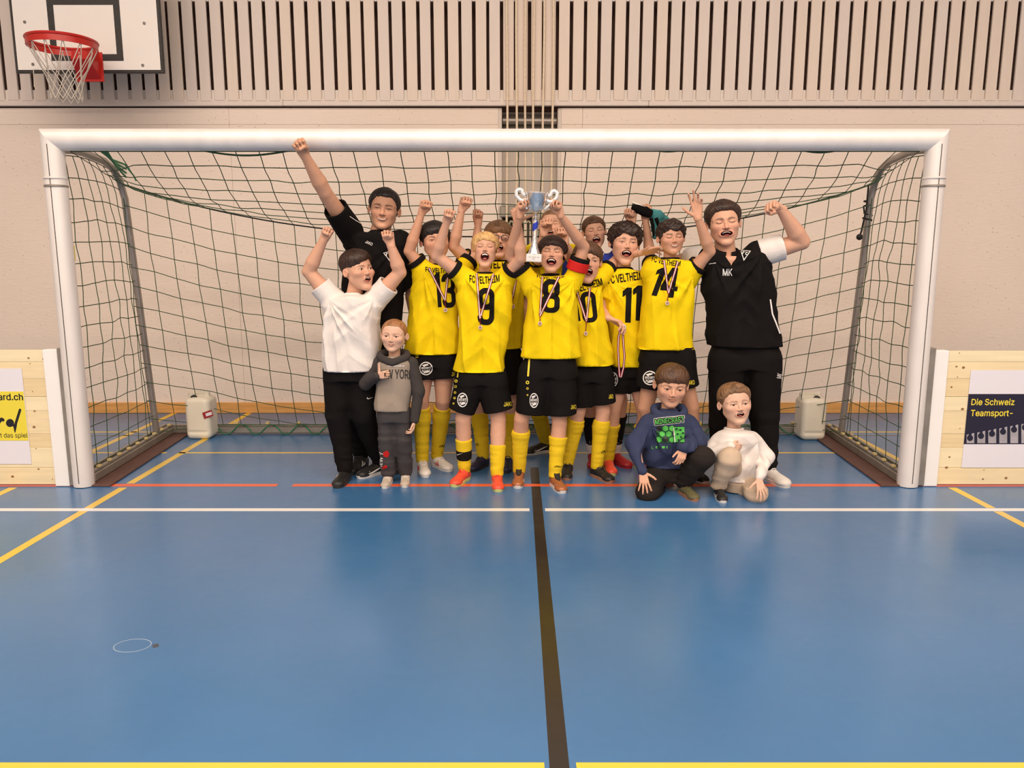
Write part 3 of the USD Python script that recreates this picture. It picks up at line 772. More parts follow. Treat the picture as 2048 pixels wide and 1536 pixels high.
# ------------------------------------------------------------------ heads (local: x viewer's right, -y the face, z up; 1 = chin to crown)
def head_par(**k):
    d = dict(w=1.12, mouth='closed', mw=.11, mh=.0, eye=.022, smile=0.0, jaw=0.0, nose=1.0, cheek=1.0, gaze=(0, 0), brow=0.0, neck=.19, ear=.92, chinw=1.0, kid=True)
    d.update(k)
    if d['mouth'] == 'open': d['jaw'] = max(0, 2 * d['mh'] - .06)
    return d
ZM = -.245
def head_field(q, h):
    p = q.copy(); p[:, 0] = p[:, 0] / h['w']
    p[:, 0] = np.abs(p[:, 0]); J = h['jaw']
    d = ellipsoid(p, (0, .045, .12), (.335, .405, .38))
    d = smin(d, ellipsoid(p, (0, -.10, -.12 - J * .3), (.285, .262, .35 + J * .3)), .06)
    d = smin(d, capsule(p, (.205, .0, -.20 - J * .3), (.055, -.235, -.405 - J), .075, .075 * h['chinw']), .09)
    d = smin(d, ellipsoid(p, (0, -.265, -.42 - J), (.075 * h['chinw'], .075, .07)), .06)
    d = smin(d, ellipsoid(p, (.165, -.235, -.09), (.10 * h['cheek'], .105 * h['cheek'], .10)), .08)
    d = smin(d, capsule(p, (.05, -.345 + .012 * h['kid'], .085), (.22, -.25, .075), .035 - .012 * h['kid'], .03 - .012 * h['kid']), .06)
    d = smax(d, -ellipsoid(p, (.135, -.425, .015), (.085, .09, .055)), .05)
    d = smin(d, ellipsoid(p, (.135, -.296, .0), (.068, .066, .06)), .012)
    n = h['nose'] * (.86 if h['kid'] else 1.0)
    d = smin(d, capsule(p, (0, -.338, .03), (0, -.435 + .022 * h['kid'], -.125 + .01 * h['kid']), .026, .042 * n), .03)
    d = smin(d, ellipsoid(p, (.045 * n, -.395, -.135), (.034, .036, .03)), .02)
    d = smax(d, -ellipsoid(p, (.024, -.43, -.172), (.014, .02, .012)), .01)
    ys = -.372 + .9 * p[:, 0] ** 2
    if h['mouth'] == 'open':
        zc = ZM + .035 - h['mh']
        e = ((p[:, 0] / h['mw']) ** 2 + ((q[:, 2] - zc) / h['mh']) ** 2)
        k = np.sqrt(e + 1e-9)
        rd = np.sqrt((((k - 1.05) * min(h['mw'], h['mh'])) / 1.0) ** 2 + (p[:, 1] - (ys + .012 + .5 * np.clip(ZM - .06 - p[:, 2], 0, 1) * .3)) ** 2) - (.015 if h['kid'] else .019)
        d = smin(d, rd, .03)
        d = smax(d, -ellipsoid(p, (0, -.345, zc), (h['mw'], .16, h['mh'])), .012)
    else:
        sm = h['smile']; zl = ZM + sm * (p[:, 0] / .13) ** 2 * .04
        wx = np.clip((h['mw'] + .015 - p[:, 0]) * 8, 0, 1)
        up = np.sqrt((p[:, 1] - (ys + .004)) ** 2 + ((p[:, 2] - zl - .014) * 1.3) ** 2 + np.clip(p[:, 0] - h['mw'], 0, 1) ** 2) - .016 * np.clip(1.08 - (p[:, 0] / h['mw']) ** 2, .1, 1)
        lo = np.sqrt((p[:, 1] - (ys + .004)) ** 2 + ((p[:, 2] - zl + .022) * 1.2) ** 2 + np.clip(p[:, 0] - h['mw'], 0, 1) ** 2) - .021 * np.clip(1 - (p[:, 0] / (h['mw'] * .9)) ** 2, .05, 1)
        d = smin(d, smin(up, lo, .004), .022)
        ln = np.sqrt((p[:, 1] - (ys - .02)) ** 2 + (p[:, 2] - zl) ** 2 + np.clip(p[:, 0] - h['mw'], 0, 1) ** 2) - .009
        d = smax(d, -ln, .008)
    # eyelid slit
    if h['eye'] > .0075:
        zz = np.clip(1 - ((p[:, 0] - .135) / .062) ** 2, 0, 1)
        sl = np.maximum(np.abs(p[:, 2] - .004) - h['eye'] * zz, np.maximum(p[:, 1] + .315, np.abs(p[:, 0] - .135) - .06))
        d = smax(d, -np.maximum(sl, .0525 - np.linalg.norm(p - np.array([.135, -.296, 0], np.float32), axis=1)), .006)
    er = h['ear']
    pe = p - np.array([.345, .045, -.02], np.float32)
    c, s = math.cos(.45), math.sin(.45)
    pe = np.stack([pe[:, 0] * c - pe[:, 1] * s, pe[:, 0] * s + pe[:, 1] * c, pe[:, 2]], 1)
    ear = ellipsoid(pe, (.015, 0, 0), (.030 * er, .075 * er, .125 * er))
    ear = smax(ear, -ellipsoid(pe, (.045, .0, .005), (.026, .045, .085)), .015)
    return smin(d, ear, .03)

def head_color(q, h, skin, brow):
    p = q.copy(); p[:, 0] /= h['w']; sx = p[:, 0].copy(); p[:, 0] = np.abs(p[:, 0])
    c = np.tile(np.array(skin), (len(p), 1))
    def mixc(c, w, col): return c + np.clip(w, 0, 1)[:, None] * (np.array(col) - c)
    front = p[:, 1] < -.12
    c = mixc(c, .35 * np.exp(-(((p[:, 0] - .17) / .09) ** 2 + ((p[:, 2] + .12) / .09) ** 2)) * front, np.array(skin) * [1.0, .72, .72])
    c = mixc(c, .3 * np.exp(-((p[:, 0] / .06) ** 2 + ((p[:, 2] + .13) / .06) ** 2)) * (p[:, 1] < -.36), np.array(skin) * [1.0, .74, .72])
    c = mixc(c, .35 * (p[:, 0] > .33), np.array(skin) * [1.0, .75, .72])
    lip = np.array(skin) * [.82, .52, .52]
    if h['mouth'] == 'open':
        zc = ZM + .035 - h['mh']
        k = np.sqrt((p[:, 0] / h['mw']) ** 2 + ((p[:, 2] - zc) / h['mh']) ** 2)
        c = mixc(c, np.clip(1.5 - np.abs((k - 1.08) * min(h['mw'], h['mh'])) / .016, 0, 1) * .5 * (p[:, 1] < -.25), lip)
        inside = (k < 1.04) & (p[:, 1] > -.352 + 1.1 * p[:, 0] ** 2) & (p[:, 1] < .1)
        c[inside] = (.10, .018, .016)
    else:
        zl = ZM + h['smile'] * (p[:, 0] / .13) ** 2 * .04
        w = np.clip((h['mw'] + .012 - p[:, 0]) / .02, 0, 1) * (p[:, 1] < -.25)
        c = mixc(c, .55 * w * np.clip(1.6 - np.abs(p[:, 2] - zl + .006) / .026, 0, 1), lip)
        c = mixc(c, .85 * w * np.clip(1.5 - np.abs(p[:, 2] - zl) / .008, 0, 1), (.13, .035, .03))
    # brows: an arc above each eye; lashes along the lid
    t = (p[:, 0] - .135) / .085
    za = .083 + .012 * (1 - t * t) + h['brow'] * (-t) * .018
    th = (.0155 if h['kid'] else .020) * (1.05 - .45 * (t + 1) / 2)
    w = np.clip(1.4 - np.abs(p[:, 2] - za) / th, 0, 1) * np.clip((1.08 - np.abs(t)) * 5, 0, 1) * (p[:, 1] < -.1)
    c = mixc(c, .82 * w, brow)
    zz = np.clip(1 - ((p[:, 0] - .135) / .066) ** 2, 0, 1)
    if h['eye'] > .0075: zi = .004 + h['eye'] * zz + .004; zo = .004 - h['eye'] * zz
    else: zi = -.004 - .022 * zz + .012; zo = None
    w = np.clip(1.5 - np.abs(p[:, 2] - zi) / (.008 if h['eye'] > .0075 else .013), 0, 1) * (np.abs(p[:, 0] - .135) < .07) * (p[:, 1] < -.2)
    c = mixc(c, .9 * w, (.045, .024, .02))
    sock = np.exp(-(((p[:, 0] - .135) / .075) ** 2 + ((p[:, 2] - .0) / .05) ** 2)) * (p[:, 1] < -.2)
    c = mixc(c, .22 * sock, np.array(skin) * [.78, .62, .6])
    nos = np.exp(-(((p[:, 0] - .024) / .016) ** 2 + ((p[:, 2] + .168) / .012) ** 2)) * (p[:, 1] < -.36)
    c = mixc(c, .8 * nos, (.12, .04, .03))
    return c

def hair_field(q, h, st):
    p = q.copy(); p[:, 0] /= h['w']
    az = np.degrees(np.arctan2(p[:, 0], -(p[:, 1] - .02)))
    hl = np.interp(az, st['az'], st['hl'])
    tt = np.clip((p[:, 2] - .02) / .38, 0, 1); tt = tt * tt * (3 - 2 * tt)
    t = st['side'] + (st['top'] - st['side']) * tt
    tp_ = np.clip((p[:, 2] - hl) / st.get('taper', .16), 0, 1); tp_ = tp_ * (2 - tp_)
    d = ellipsoid(p, (0, .045, .12), (.335, .405, .38)) - t * (.3 + .7 * tp_)
    for b in st.get('blobs', ()):
        d = smin(d, ellipsoid(p, b[:3], b[3:]), .05)
    jag = (meshkit.noise(np.stack([az * st.get('jf', .12), p[:, 2] * 2, np.zeros(len(p))], 1), 5) - .5) * st.get('jag', .05)
    return smax(d, (hl + jag - p[:, 2]) * .85, .03)

def sym(*pts):
    a = [(-x, y) for x, y in reversed(pts) if x > 0] + list(pts)
    return dict(az=[x for x, _ in a], hl=[y for _, y in a])
HS = {
    'short': dict(**sym((0, .30), (35, .28), (52, .16), (64, .02), (74, -.04), (84, .02), (100, .06), (118, -.12), (180, -.27)), top=.055, side=.022, jag=.03),
    'crop': dict(**sym((0, .315), (35, .29), (52, .18), (64, .04), (74, -.02), (84, .02), (100, .06), (118, -.12), (180, -.25)), top=.018, side=.012, jag=.02),
    'fringe': dict(**sym((0, .165), (30, .15), (52, .10), (66, .0), (78, -.06), (88, .0), (102, .03), (118, -.14), (180, -.28)), top=.07, side=.035, jag=.05, jf=.16),
    'bowl': dict(**sym((0, .15), (30, .13), (50, .06), (66, -.02), (85, -.02), (100, .0), (125, -.12), (180, -.26)), top=.085, side=.065, jag=.05, jf=.2),
    'sweep': dict(whorl=(-.55, -.1, .8), az=[-180, -118, -98, -80, -62, -40, -10, 25, 50, 62, 78, 98, 118, 180], hl=[-.28, -.16, -.10, -.16, -.10, .16, .23, .19, .10, .0, -.06, .0, -.14, -.28], top=.085, side=.05, jag=.06, jf=.15),
    'side': dict(whorl=(-.6, .1, .75), az=[-180, -118, -100, -82, -62, -45, -20, 10, 40, 60, 80, 100, 118, 180], hl=[-.2, -.02, .12, .12, .10, .10, .16, .24, .28, .15, .12, .12, -.02, -.2], top=.10, side=.012, jag=.05),
    'curly': dict(**sym((0, .23), (22, .20), (45, .10), (62, -.0), (78, -.09), (90, -.06), (105, -.02), (120, -.16), (180, -.28)), top=.115, side=.075, jag=.10, jf=.1),
    'messy': dict(**sym((0, .20), (25, .19), (48, .10), (62, .0), (76, -.06), (88, .0), (102, .02), (118, -.14), (180, -.28)), top=.085, side=.05, jag=.10, jf=.13),
    'quiff': dict(**sym((0, .315), (35, .28), (52, .17), (64, .04), (74, -.02), (84, .02), (100, .07), (118, -.10), (180, -.25)), top=.075, side=.012, jag=.04, blobs=[(.03, -.22, .46, .14, .13, .09)]),
    'coach': dict(**sym((0, .30), (35, .27), (50, .15), (62, .0), (72, -.10), (80, -.10), (90, .0), (104, .04), (118, -.12), (180, -.26)), top=.095, side=.025, jag=.03),
}

def eye_mesh(gaze, iris):
    g = np.array([gaze[0], -1.0, gaze[1]]); g /= np.linalg.norm(g)
    u = np.cross(g, [0, 0, 1.0]); u /= np.linalg.norm(u); w = np.cross(u, g)
    v, c = [], []
    white, pupil = (.74, .68, .64), (.008, .006, .006)
    for a, col in ((0, pupil), (13, pupil), (15, iris), (31, iris), (35, np.array(iris) * .35), (38, white), (60, white), (90, white), (135, white), (180, white)):
        a = math.radians(a); n = 18
        t = np.arange(n) * math.tau / n
        v.append(math.cos(a) * g + math.sin(a) * (np.cos(t)[:, None] * u + np.sin(t)[:, None] * w)); c.append(np.tile(col, (n, 1)))
    n, f = 18, []
    for i in range(9):
        for j in range(n):
            q = (j + 1) % n
            f += [[i * n + j, (i + 1) * n + q, i * n + q], [i * n + j, (i + 1) * n + j, (i + 1) * n + q]]
    v = np.vstack(v)
    f = np.array(f)
    if np.einsum('ij,ij->i', np.cross(v[f[:, 1]] - v[f[:, 0]], v[f[:, 2]] - v[f[:, 0]]), v[f].mean(1)).sum() < 0: f = f[:, ::-1]
    return v, f, np.vstack(c)

# ------------------------------------------------------------------ hands
HANDS = {'fist': dict(c=[(82, 98, 65)] * 4, sp=[2, 0, -2, -4], th=(35, 55, 50), tdir=(.55, .62, .55), fold=True),
         'open': dict(c=[(8, 14, 8), (2, 10, 8), (8, 14, 8), (14, 18, 10)], sp=[10, 1, -8, -18], th=(5, 10, 10), tdir=(.62, .78, .15), fold=False),
         'splay': dict(c=[(4, 18, 12)] * 4, sp=[14, 3, -9, -22], th=(0, 12, 12), tdir=(.5, .86, .1), fold=False),
         'relax': dict(c=[(28, 35, 20), (34, 38, 22), (40, 40, 22), (46, 42, 24)], sp=[5, 0, -3, -7], th=(12, 18, 15), tdir=(.75, .55, .35), fold=False),
         'droop': dict(c=[(20, 45, 30), (26, 50, 30), (30, 52, 30), (34, 52, 30)], sp=[4, 0, -3, -6], th=(14, 18, 15), tdir=(.8, .5, .3), fold=False),
         'thumb': dict(c=[(80, 98, 65)] * 4, sp=[2, 0, -2, -4], th=(0, 0, -4), tdir=(.25, .97, .0), fold=False),
         'grip': dict(c=[(62, 78, 48)] * 4, sp=[3, 0, -3, -5], th=(20, 35, 30), tdir=(.6, .6, .55), fold=True),
         'wave': dict(c=[(0, 25, 15), (-4, 20, 14), (12, 32, 20), (24, 40, 24)], sp=[14, 3, -4, -10], th=(0, 14, 12), tdir=(.55, .83, .1), fold=False)}
def hand_field(wrist, d, n, side, hl, pose, rw):
    d = np.asarray(d, float); d /= np.linalg.norm(d); n = np.asarray(n, float); n = n - d * (n @ d); n /= np.linalg.norm(n)
    t = side * np.cross(d, n)
    H = HANDS[pose]
    to = lambda a, b, c: wrist + hl * (a * d + b * t + c * n)
    palm = [(to(-.03, o * .45, 0), to(.16, o, 0), rw * .92, .082 * hl) for o in (-.06, .06)]
    fingers = []
    for off, along in ((.155, .46), (.052, .49), (-.05, .47), (-.145, .42)):
        palm.append((to(.04, off * .55, 0), to(along, off, 0), (.08 * hl), .06 * hl))
    L = [(.225, .135, .10), (.245, .15, .11), (.225, .14, .105), (.18, .105, .095)]
    for k, (off, along) in enumerate(((.155, .47), (.052, .50), (-.05, .48), (-.145, .43))):
        sp = math.radians(H['sp'][k]); base = d * math.cos(sp) + t * math.sin(sp)
        p, ang, segs, r = to(along, off, .004), 0.0, [], .051 * hl * (.9 if k == 3 else 1)
        for j in range(3):
            ang += math.radians(H['c'][k][j])
            q = p + hl * L[k][j] * (math.cos(ang) * base + math.sin(ang) * n)
            segs.append((p, q, r, r * .9)); p, r = q, r * .9
        fingers.append(segs)
    td = np.array(H['tdir']); td /= np.linalg.norm(td)
    a = td[0] * d + td[1] * t + td[2] * n
    p, r, segs = to(.10, .12, .02), .068 * hl, []
    if H['fold']:
        pl = [to(.10, .11, .03), to(.27, .155, .17), to(.37, .06, .30), to(.36, -.06, .315)] if pose == 'fist' else [to(.10, .12, .04), to(.26, .18, .16), to(.40, .15, .26), to(.48, .06, .30)]
        rs = [.066 * hl, .056 * hl, .05 * hl, .042 * hl]
        segs = [(pl[j], pl[j + 1], rs[j], rs[j + 1]) for j in range(3)]
    inward = (-t * .8 + n * .6) if H['fold'] else d
    ang = 0
    for j, l in enumerate((.20, .16, .125) if not H['fold'] else ()):
        ang += math.radians(H['th'][j]) * (1 if j else 0)
        a2 = a * math.cos(ang) + inward * math.sin(ang); a2 /= np.linalg.norm(a2)
        q = p + hl * l * a2
        segs.append((p, q, r, r * .86)); p, r = q, r * .86
    fingers.append(segs)
    if pose in ('fist', 'grip', 'thumb'):
        palm += [(to(.33, .11, .10), to(.31, -.11, .10), .085 * hl, .08 * hl), (to(.36, .09, .15), to(.34, -.09, .15), .10 * hl, .09 * hl)]
    def f(x):
        D = None
        for s in palm:
            c = capsule(x, *s); D = c if D is None else smin(D, c, .035 * hl)
        for i, segs in enumerate(fingers):
            E = None
            for s in segs:
                c = capsule(x, *s); E = c if E is None else smin(E, c, .012 * hl)
            D = smin(D, E, (.03 if i == 4 else .012) * hl)
        return D
    pts = np.array([s[1] for g in fingers for s in g] + [s[0] for s in palm])
    return f, pts.min(0) - .09 * hl - .012, pts.max(0) + .09 * hl + .012

# ------------------------------------------------------------------ shoes (local: -y toe, z up, 1 = length)
def shoe(parent, toe, yaw, L, upper, sole, laces=None, extra=None, high=0.0):
    """toe: ground point of the toe tip. Returns the ankle joint."""
    R = rz(yaw); toe = np.asarray(toe, float)
    def f(p):
        p = p.copy(); bend = .045 * np.clip(1 - ((p[:, 1] + .05) / .5) ** 2, 0, 1); p[:, 0] = p[:, 0]
        d = ellipsoid(p, (0, -.30, .085), (.165, .195, .115))
        d = smin(d, capsule(p, (0, -.20, .10), (0, .12, .17), .13, .135), .06)
        d = smin(d, ellipsoid(p, (0, .30, .13), (.135, .18, .15)), .08)
        d = smin(d, capsule(p, (0, .17, .20), (0, .24, .36 + high), .125, .125), .07)
        d = smax(d, p[:, 2] - (.36 + high - .25 * (p[:, 1] - .2)), .02)
        return smax(d, .045 - p[:, 2], .01)
    v, fc = mesh_sdf(f, (-.25, -.56, -.02), (.25, .56, .56 + high), .021)
    v, fc = simplify(v, fc, .002)
    W = lambda q: (np.asarray(q) * L) @ R.T + toe + R @ np.array([0, .5 * L, 0])
    s = obj('shoe', (W(v), fc), M[upper], parent, smooth=True)
    t = np.linspace(0, math.tau, 40, endpoint=False)
    yy = -.5 * np.cos(t); xx = np.sign(np.sin(t)) * np.abs(np.sin(t)) ** .75 * (.165 + .012 * np.cos(t * 1) * 1 - .028 * np.exp(-((yy - .08) / .16) ** 2))
    poly = Polygon(np.c_[xx, yy])
    so = trimesh.creation.extrude_polygon(poly, .085); v2 = np.array(so.vertices); v2[:, :2] *= np.where(v2[:, 2:] < .01, .965, 1.0); so.vertices = v2
    obj('sole', (W(so.vertices), so.faces), M[sole], s, smooth=30)
    if laces:
        ms = []
        for k in range(4):
            y0 = -.16 + .075 * k; z0 = .205 + .045 * k
            ms.append(tube(W(np.array([(-.085, y0 + .02, z0 - .045), (-.03, y0, z0 + .012), (.03, y0, z0 + .012), (.085, y0 + .02, z0 - .045)])), .009 * L / .24 * .24 * 1.6, 5))
        obj('laces', cat(ms), M[laces], s, smooth=True)
    tt = np.linspace(-1.1, 1.1, 15)
    obj('toe_seam', tube(W(np.c_[.150 * np.sin(tt), -.20 - .10 * np.cos(tt) + .06, .125 + .075 * np.cos(tt) - .01]), .0022, 5), M[sole if upper != 'shoe_white' else 'shoe_white'], s)
    if extra: extra(s, W)
    return W(np.array([[0, .22, .36]]))[0]

# ------------------------------------------------------------------ bodies
def stack_fn(rows, depth):
    """rows: (z, x centre, y centre, half width, half depth), any order."""
    r = np.array(sorted(rows))
    def f(p, off=0.0, n=2.5):
        z = p[:, 2]; cx, cy, a, b = (np.interp(z, r[:, 0], r[:, k]) for k in (1, 2, 3, 4))
        a, b = np.maximum(a + off, .02), np.maximum(b + off, .02)
        k = (np.abs((p[:, 0] - cx) / a) ** n + np.abs((p[:, 1] - cy) / b) ** n) ** (1 / n)
        d = (k - 1) * np.minimum(a, b)
        return smax(smax(d, z - r[-1, 0] - off, .03), r[0, 0] - off - z, .007)
    return f, r

CREST = {}
class Person:
    def __init__(self, label, Y, skin, hair, stature, loc):
        self.x = thing('person', label, 'person', loc)
        self.Y, self.skin, self.haircol, self.s = Y, SKIN[skin], hair, stature
        self.prims, self.parts = [], []          # coarse capsules of the body, fine meshes
        self.hands = []
    def pt(self, p):
        return P(p[0], p[1], p[2] if len(p) > 2 else self.Y)
    def head(self, crown, chin, yaw=0, pitch=0, hs='short', Y=None, roll=None, neckbase=None, hair_extra=None, **kw):
        h = self.h = head_par(**kw); Y = self.Y if Y is None else Y
        st = dict(HS[hs]); st.update(hair_extra or {})
        a, b = P(crown[0], crown[1], Y), P(chin[0], chin[1], Y)
        Lt = np.linalg.norm(a - b); H = self.H = Lt / (1 + h['jaw'] + st['top'] * .9) * kw.get('k', 1.0)
        ax = (a - b) / Lt
        rl = math.atan2(ax[0], ax[2]) if roll is None else math.radians(roll)
        self.R = ry(rl) @ rz(math.radians(yaw)) @ rx(-math.radians(pitch))
        self.hc = a - ax * (st['top'] * .9 + .5) * H
        R, c = self.R, self.hc
        self.toW = lambda q: (np.asarray(q) * H) @ R.T + c
        self.toL = lambda p: ((np.asarray(p) - c) @ R) / H
        nb = P(*neckbase, self.Y) if neckbase else self.toW([[0, .12, -.75]])[0]
        nb = nb + np.array([0, .02, 0]); self.nb = nb
        nl = self.toL(nb[None])[0]; nr = h['neck']
        def f(p):
            d = head_field(p, h)
            nk = capsule(p, (0, .09, -.18), nl, nr, nr * 1.08)
            return smin(d, nk, .06)
        lo = np.minimum([-.5 * h['w'], -.52, -.62 - h['jaw']], nl - .3); hi = np.maximum([.5 * h['w'], .5, .54], nl + .3)
        v, fc = mesh_sdf(f, lo, hi, .0026 / H)
        v, fc = simplify(v, fc, .00022 / H)
        self.headmesh = (self.toW(v), fc)
        hv, hf = mesh_sdf(lambda p: hair_field(p, h, st), (-.56, -.6, -.4), (.56, .62, .72), .0035 / H)
        n = vnormals(hv, hf)
        amp = st.get('amp', .017)
        wh = np.array(st.get('whorl', (0.05, .40, .85)), float); wh /= np.linalg.norm(wh)
        wu = np.cross(wh, [0, 1.0, .2]); wu /= np.linalg.norm(wu); wv = np.cross(wu, wh)
        def strand(x, seed=4):
            y = x - np.array([0, .045, .12]); y = y / (np.linalg.norm(y, axis=1, keepdims=True) + 1e-9)
            a = np.arctan2(y @ wu, y @ wv); e = np.arccos(np.clip(y @ wh, -1, 1))
            a = a + .25 * np.sin(3 * e + seed) + (meshkit.noise(x * 5, seed) - .5) * .35
            c, s_ = np.cos(a), np.sin(a)
            fr = np.stack([c * 9, s_ * 9, e * 1.6], 1)
            return ridged(fr, seed) * .5 + ridged(fr * 2.1, seed + 1) * .32 + ridged(fr * 4.2, seed + 2) * .18
        if hs in ('curly', 'messy'):
            dd = (meshkit.noise(hv * 9, 2) - .5) * .075 + (meshkit.noise(hv * 20, 3) - .5) * .03
        else:
            dd = (strand(hv) - .55) * amp * 1.9 + (meshkit.noise(hv * 6, 8) - .5) * amp * 1.6
        hv = hv + n * dd[:, None] * (.35 if hs == 'crop' else 1)
        hv, hf = simplify(hv, hf, .0007)
        tone = strand(hv) if hs not in ('curly', 'messy') else meshkit.noise(hv * 16, 3) * .6 + meshkit.noise(hv * 34, 4) * .4
        hc_ = np.array(HCOL[self.haircol]) * (.45 + 1.05 * np.clip((tone - .25) / .55, 0, 1.2))[:, None]
        obj('hair', (self.toW(hv), hf), M['hair'], self.x, smooth=True, col=hc_)
        iris = kw.get('iris', (.05, .025, .014))
        if h['eye'] > .0075:
            ev, ef, ec = eye_mesh(h['gaze'], iris)
            for s in (-1, 1):
                obj('eye', (self.toW(ev * .0555 + np.array([s * .135 * h['w'], -.296, 0])), ef), M['eye'], self.x, smooth=True, col=ec)
        teeth = kw.get('teeth', h['mouth'] == 'open')
        if teeth:
            mw = h['mw'] * .78
            if h['mouth'] == 'open': zt_, hh = ZM + .035 - h['mh'] * .16, h['mh'] * .36
            else: zt_, hh = ZM + .004, .02
            x = np.linspace(-mw, mw, 13)
            yy = (-.352 if h['mouth'] == 'open' else -.392) + 1.6 * x ** 2
            if h['mouth'] != 'open': zt_ = zt_ + h['smile'] * (np.abs(x) / .13) ** 2 * .04
            else: zt_ = zt_ - .45 * x ** 2 / h['mw']
            vv = np.vstack([np.c_[x, yy, zt_ + 0 * x], np.c_[x, yy + .004, zt_ - hh + 0 * x + 1.2 * x ** 2 * (h['mouth'] == 'open')], np.c_[x, yy + .03, zt_ + 0 * x], np.c_[x, yy + .03, zt_ - hh + 0 * x + 1.2 * x ** 2]])
            k = 13; ff = []
            for i in range(k - 1):
                for a_, b_ in ((0, 1), (1, 3), (3, 2), (2, 0)):
                    ff += [[a_ * k + i, b_ * k + i, b_ * k + i + 1], [a_ * k + i, b_ * k + i + 1, a_ * k + i + 1]]
            obj('teeth', (self.toW(vv), np.array(ff)), M['teeth'], self.x)
        if h['mouth'] == 'open':
            t = trimesh.creation.icosphere(2, 1.0)
            zc = ZM + .035 - h['mh'] * 1.55
            obj('tongue', (self.toW(np.array(t.vertices) * [h['mw'] * .66, .10, h['mh'] * .36] + [0, -.27, zc]), t.faces), M['tongue'], self.x, smooth=True)
        return self
    def limb(self, pts, radii):
        self.prims.append([(pts[i], pts[i + 1], radii[i], radii[i + 1]) for i in range(len(pts) - 1)])
    def arm(self, side, sh, el, wr, pose='fist', d=None, n=(0, -1, 0), k=1.0, hl=None):
        """side: +1 the person's right arm. Joints in pixels (x, y, Y)."""
        s = self.s / 1.5 * k
        S, E, W = self.pt(sh), self.pt(el), self.pt(wr)
        m = E + (W - E) * .3
        self.limb([S, S + (E - S) * .45, E, m, W], [.046 * s, .041 * s, .033 * s, .0355 * s, .0205 * s])
        if pose:
            dd = W - E if d is None else np.asarray(d, float)
            hl = hl or .106 * self.s
            f, lo, hi = hand_field(W, dd, n, side, hl, pose, .0205 * s)
            v, fc = mesh_sdf(f, lo, hi, .0028)
            self.hands.append(simplify(v, fc, .0003))
        return S, E, W
    def leg(self, hip, knee, ankle, k=1.0):
        s = self.s / 1.5 * k
        Hh, K, A = self.pt(hip) if len(hip) < 4 else np.array(hip[:3]), self.pt(knee), np.asarray(ankle, float)
        c = K + (A - K) * .3 + np.array([0, .012 * s, 0])
        self.limb([Hh, K, c, A], [.072 * s, .047 * s, .048 * s, .032 * s])
        return Hh, K, A
    def torso(self, rows, depth, lean=0.0, Yoff=0.0, inset=.036):
        """rows: (py, x left, x right) silhouette of the top, from the neck down."""
        out = []
        zs = [P(1024, r[0], self.Y)[2] for r in rows]
        for (py, xl, xr, *dp), z in zip(rows, zs):
            a, b = P(xl, py, self.Y), P(xr, py, self.Y)
            out.append((z, (a[0] + b[0]) / 2, self.Y + Yoff + lean * (z - zs[-1]) + (dp[1] if len(dp) > 1 else 0), (b[0] - a[0]) / 2, min(dp[0] if dp else depth, depth * 2)))
        self.tf, self.tr = stack_fn(out, depth)
        self.inset = inset
        return self
    def finish(self, h=.0075):
        prims = self.prims; tf = self.tf
        def f(p):
            d = tf(p, -self.inset)
            for ch in prims:
                c = None
                for a, b, ra, rb in ch:
                    e = capsule(p, a, b, ra, rb); c = e if c is None else smin(c, e, .006)
                d = smin(d, c, .022)
            return d
        pts = np.array([q for ch in prims for pr in ch for q in pr[:2]] + [(r[1] - r[3], r[2] - r[4], r[0]) for r in self.tr] + [(r[1] + r[3], r[2] + r[4], r[0]) for r in self.tr])
        v, fc = mesh_sdf(f, pts.min(0) - .1, pts.max(0) + .1, h)
        v, fc = simplify(v, fc, .0005)
        v, fc = union([(v, fc), self.headmesh] + self.hands)
        q = self.toL(v); col = np.tile(np.array(self.skin), (len(v), 1))
        near = (np.abs(q[:, 0]) < .6) & (np.abs(q[:, 1]) < .6) & (q[:, 2] > -.7 - self.h['jaw']) & (q[:, 2] < .6)
        # only what lies on the head itself
        near &= head_field(q.astype(np.float32), self.h) < .03
        col[near] = head_color(q[near], self.h, self.skin, BROW[self.haircol])
        obj('body', (v, fc), M['skin'], self.x, smooth=True, col=col)
    # -------------------------------------------------------------- clothes
    def garment(self, name, f, lo, hi, m, h=.006, folds=None, parent=None, eps=.0006, label=None):
        v, fc = mesh_sdf(f, lo, hi, h)
        n = vnormals(v, fc)
        if folds is not None:
            v = v + n * (folds(v) * np.clip(1.15 + 1.5 * n[:, 2], 0, 1))[:, None]
        v, fc = simplify(v, fc, eps)
        p = obj(name, (v, fc), M[m], parent or self.x, smooth=True, label=label)
        return p, (v, fc)
    def bounds(self, ptsr):
        lo = np.min([np.asarray(p) - r for p, r in ptsr], 0); hi = np.max([np.asarray(p) + r for p, r in ptsr], 0)
        return lo - .03, hi + .03
    def shirt(self, m, arms, neck_r=.062, hem=None, cuff=None, collar='black_trim', fold=1.0, seed=1, long=False, sleeve_m=None, drape=.0, neck_drop=.0, vneck=0.0, r0=.062, sr=None):
        """arms: [(shoulder, elbow, fraction of the upper arm covered)] or with long=True [(S, E, W, 1)]."""
        s = self.s / 1.5; tf = self.tf; tr_ = self.tr
        nb = self.nb; up = self.toW([[0, .09, -.3]])[0] - nb; up /= np.linalg.norm(up)
        zt_ = tr_[-1, 0]
        nr = self.h['neck'] * self.H + .012
        sl = []
        for a in arms:
            S, E, fr = a[0], a[1], a[-1]
            if long: sl.append((S, E, a[2], None, None))
            else: sl.append((S, E, None, S + (E - S) * fr, (E - S) / np.linalg.norm(E - S)))
        R0, R1 = r0 * s, (sr or .056) * s
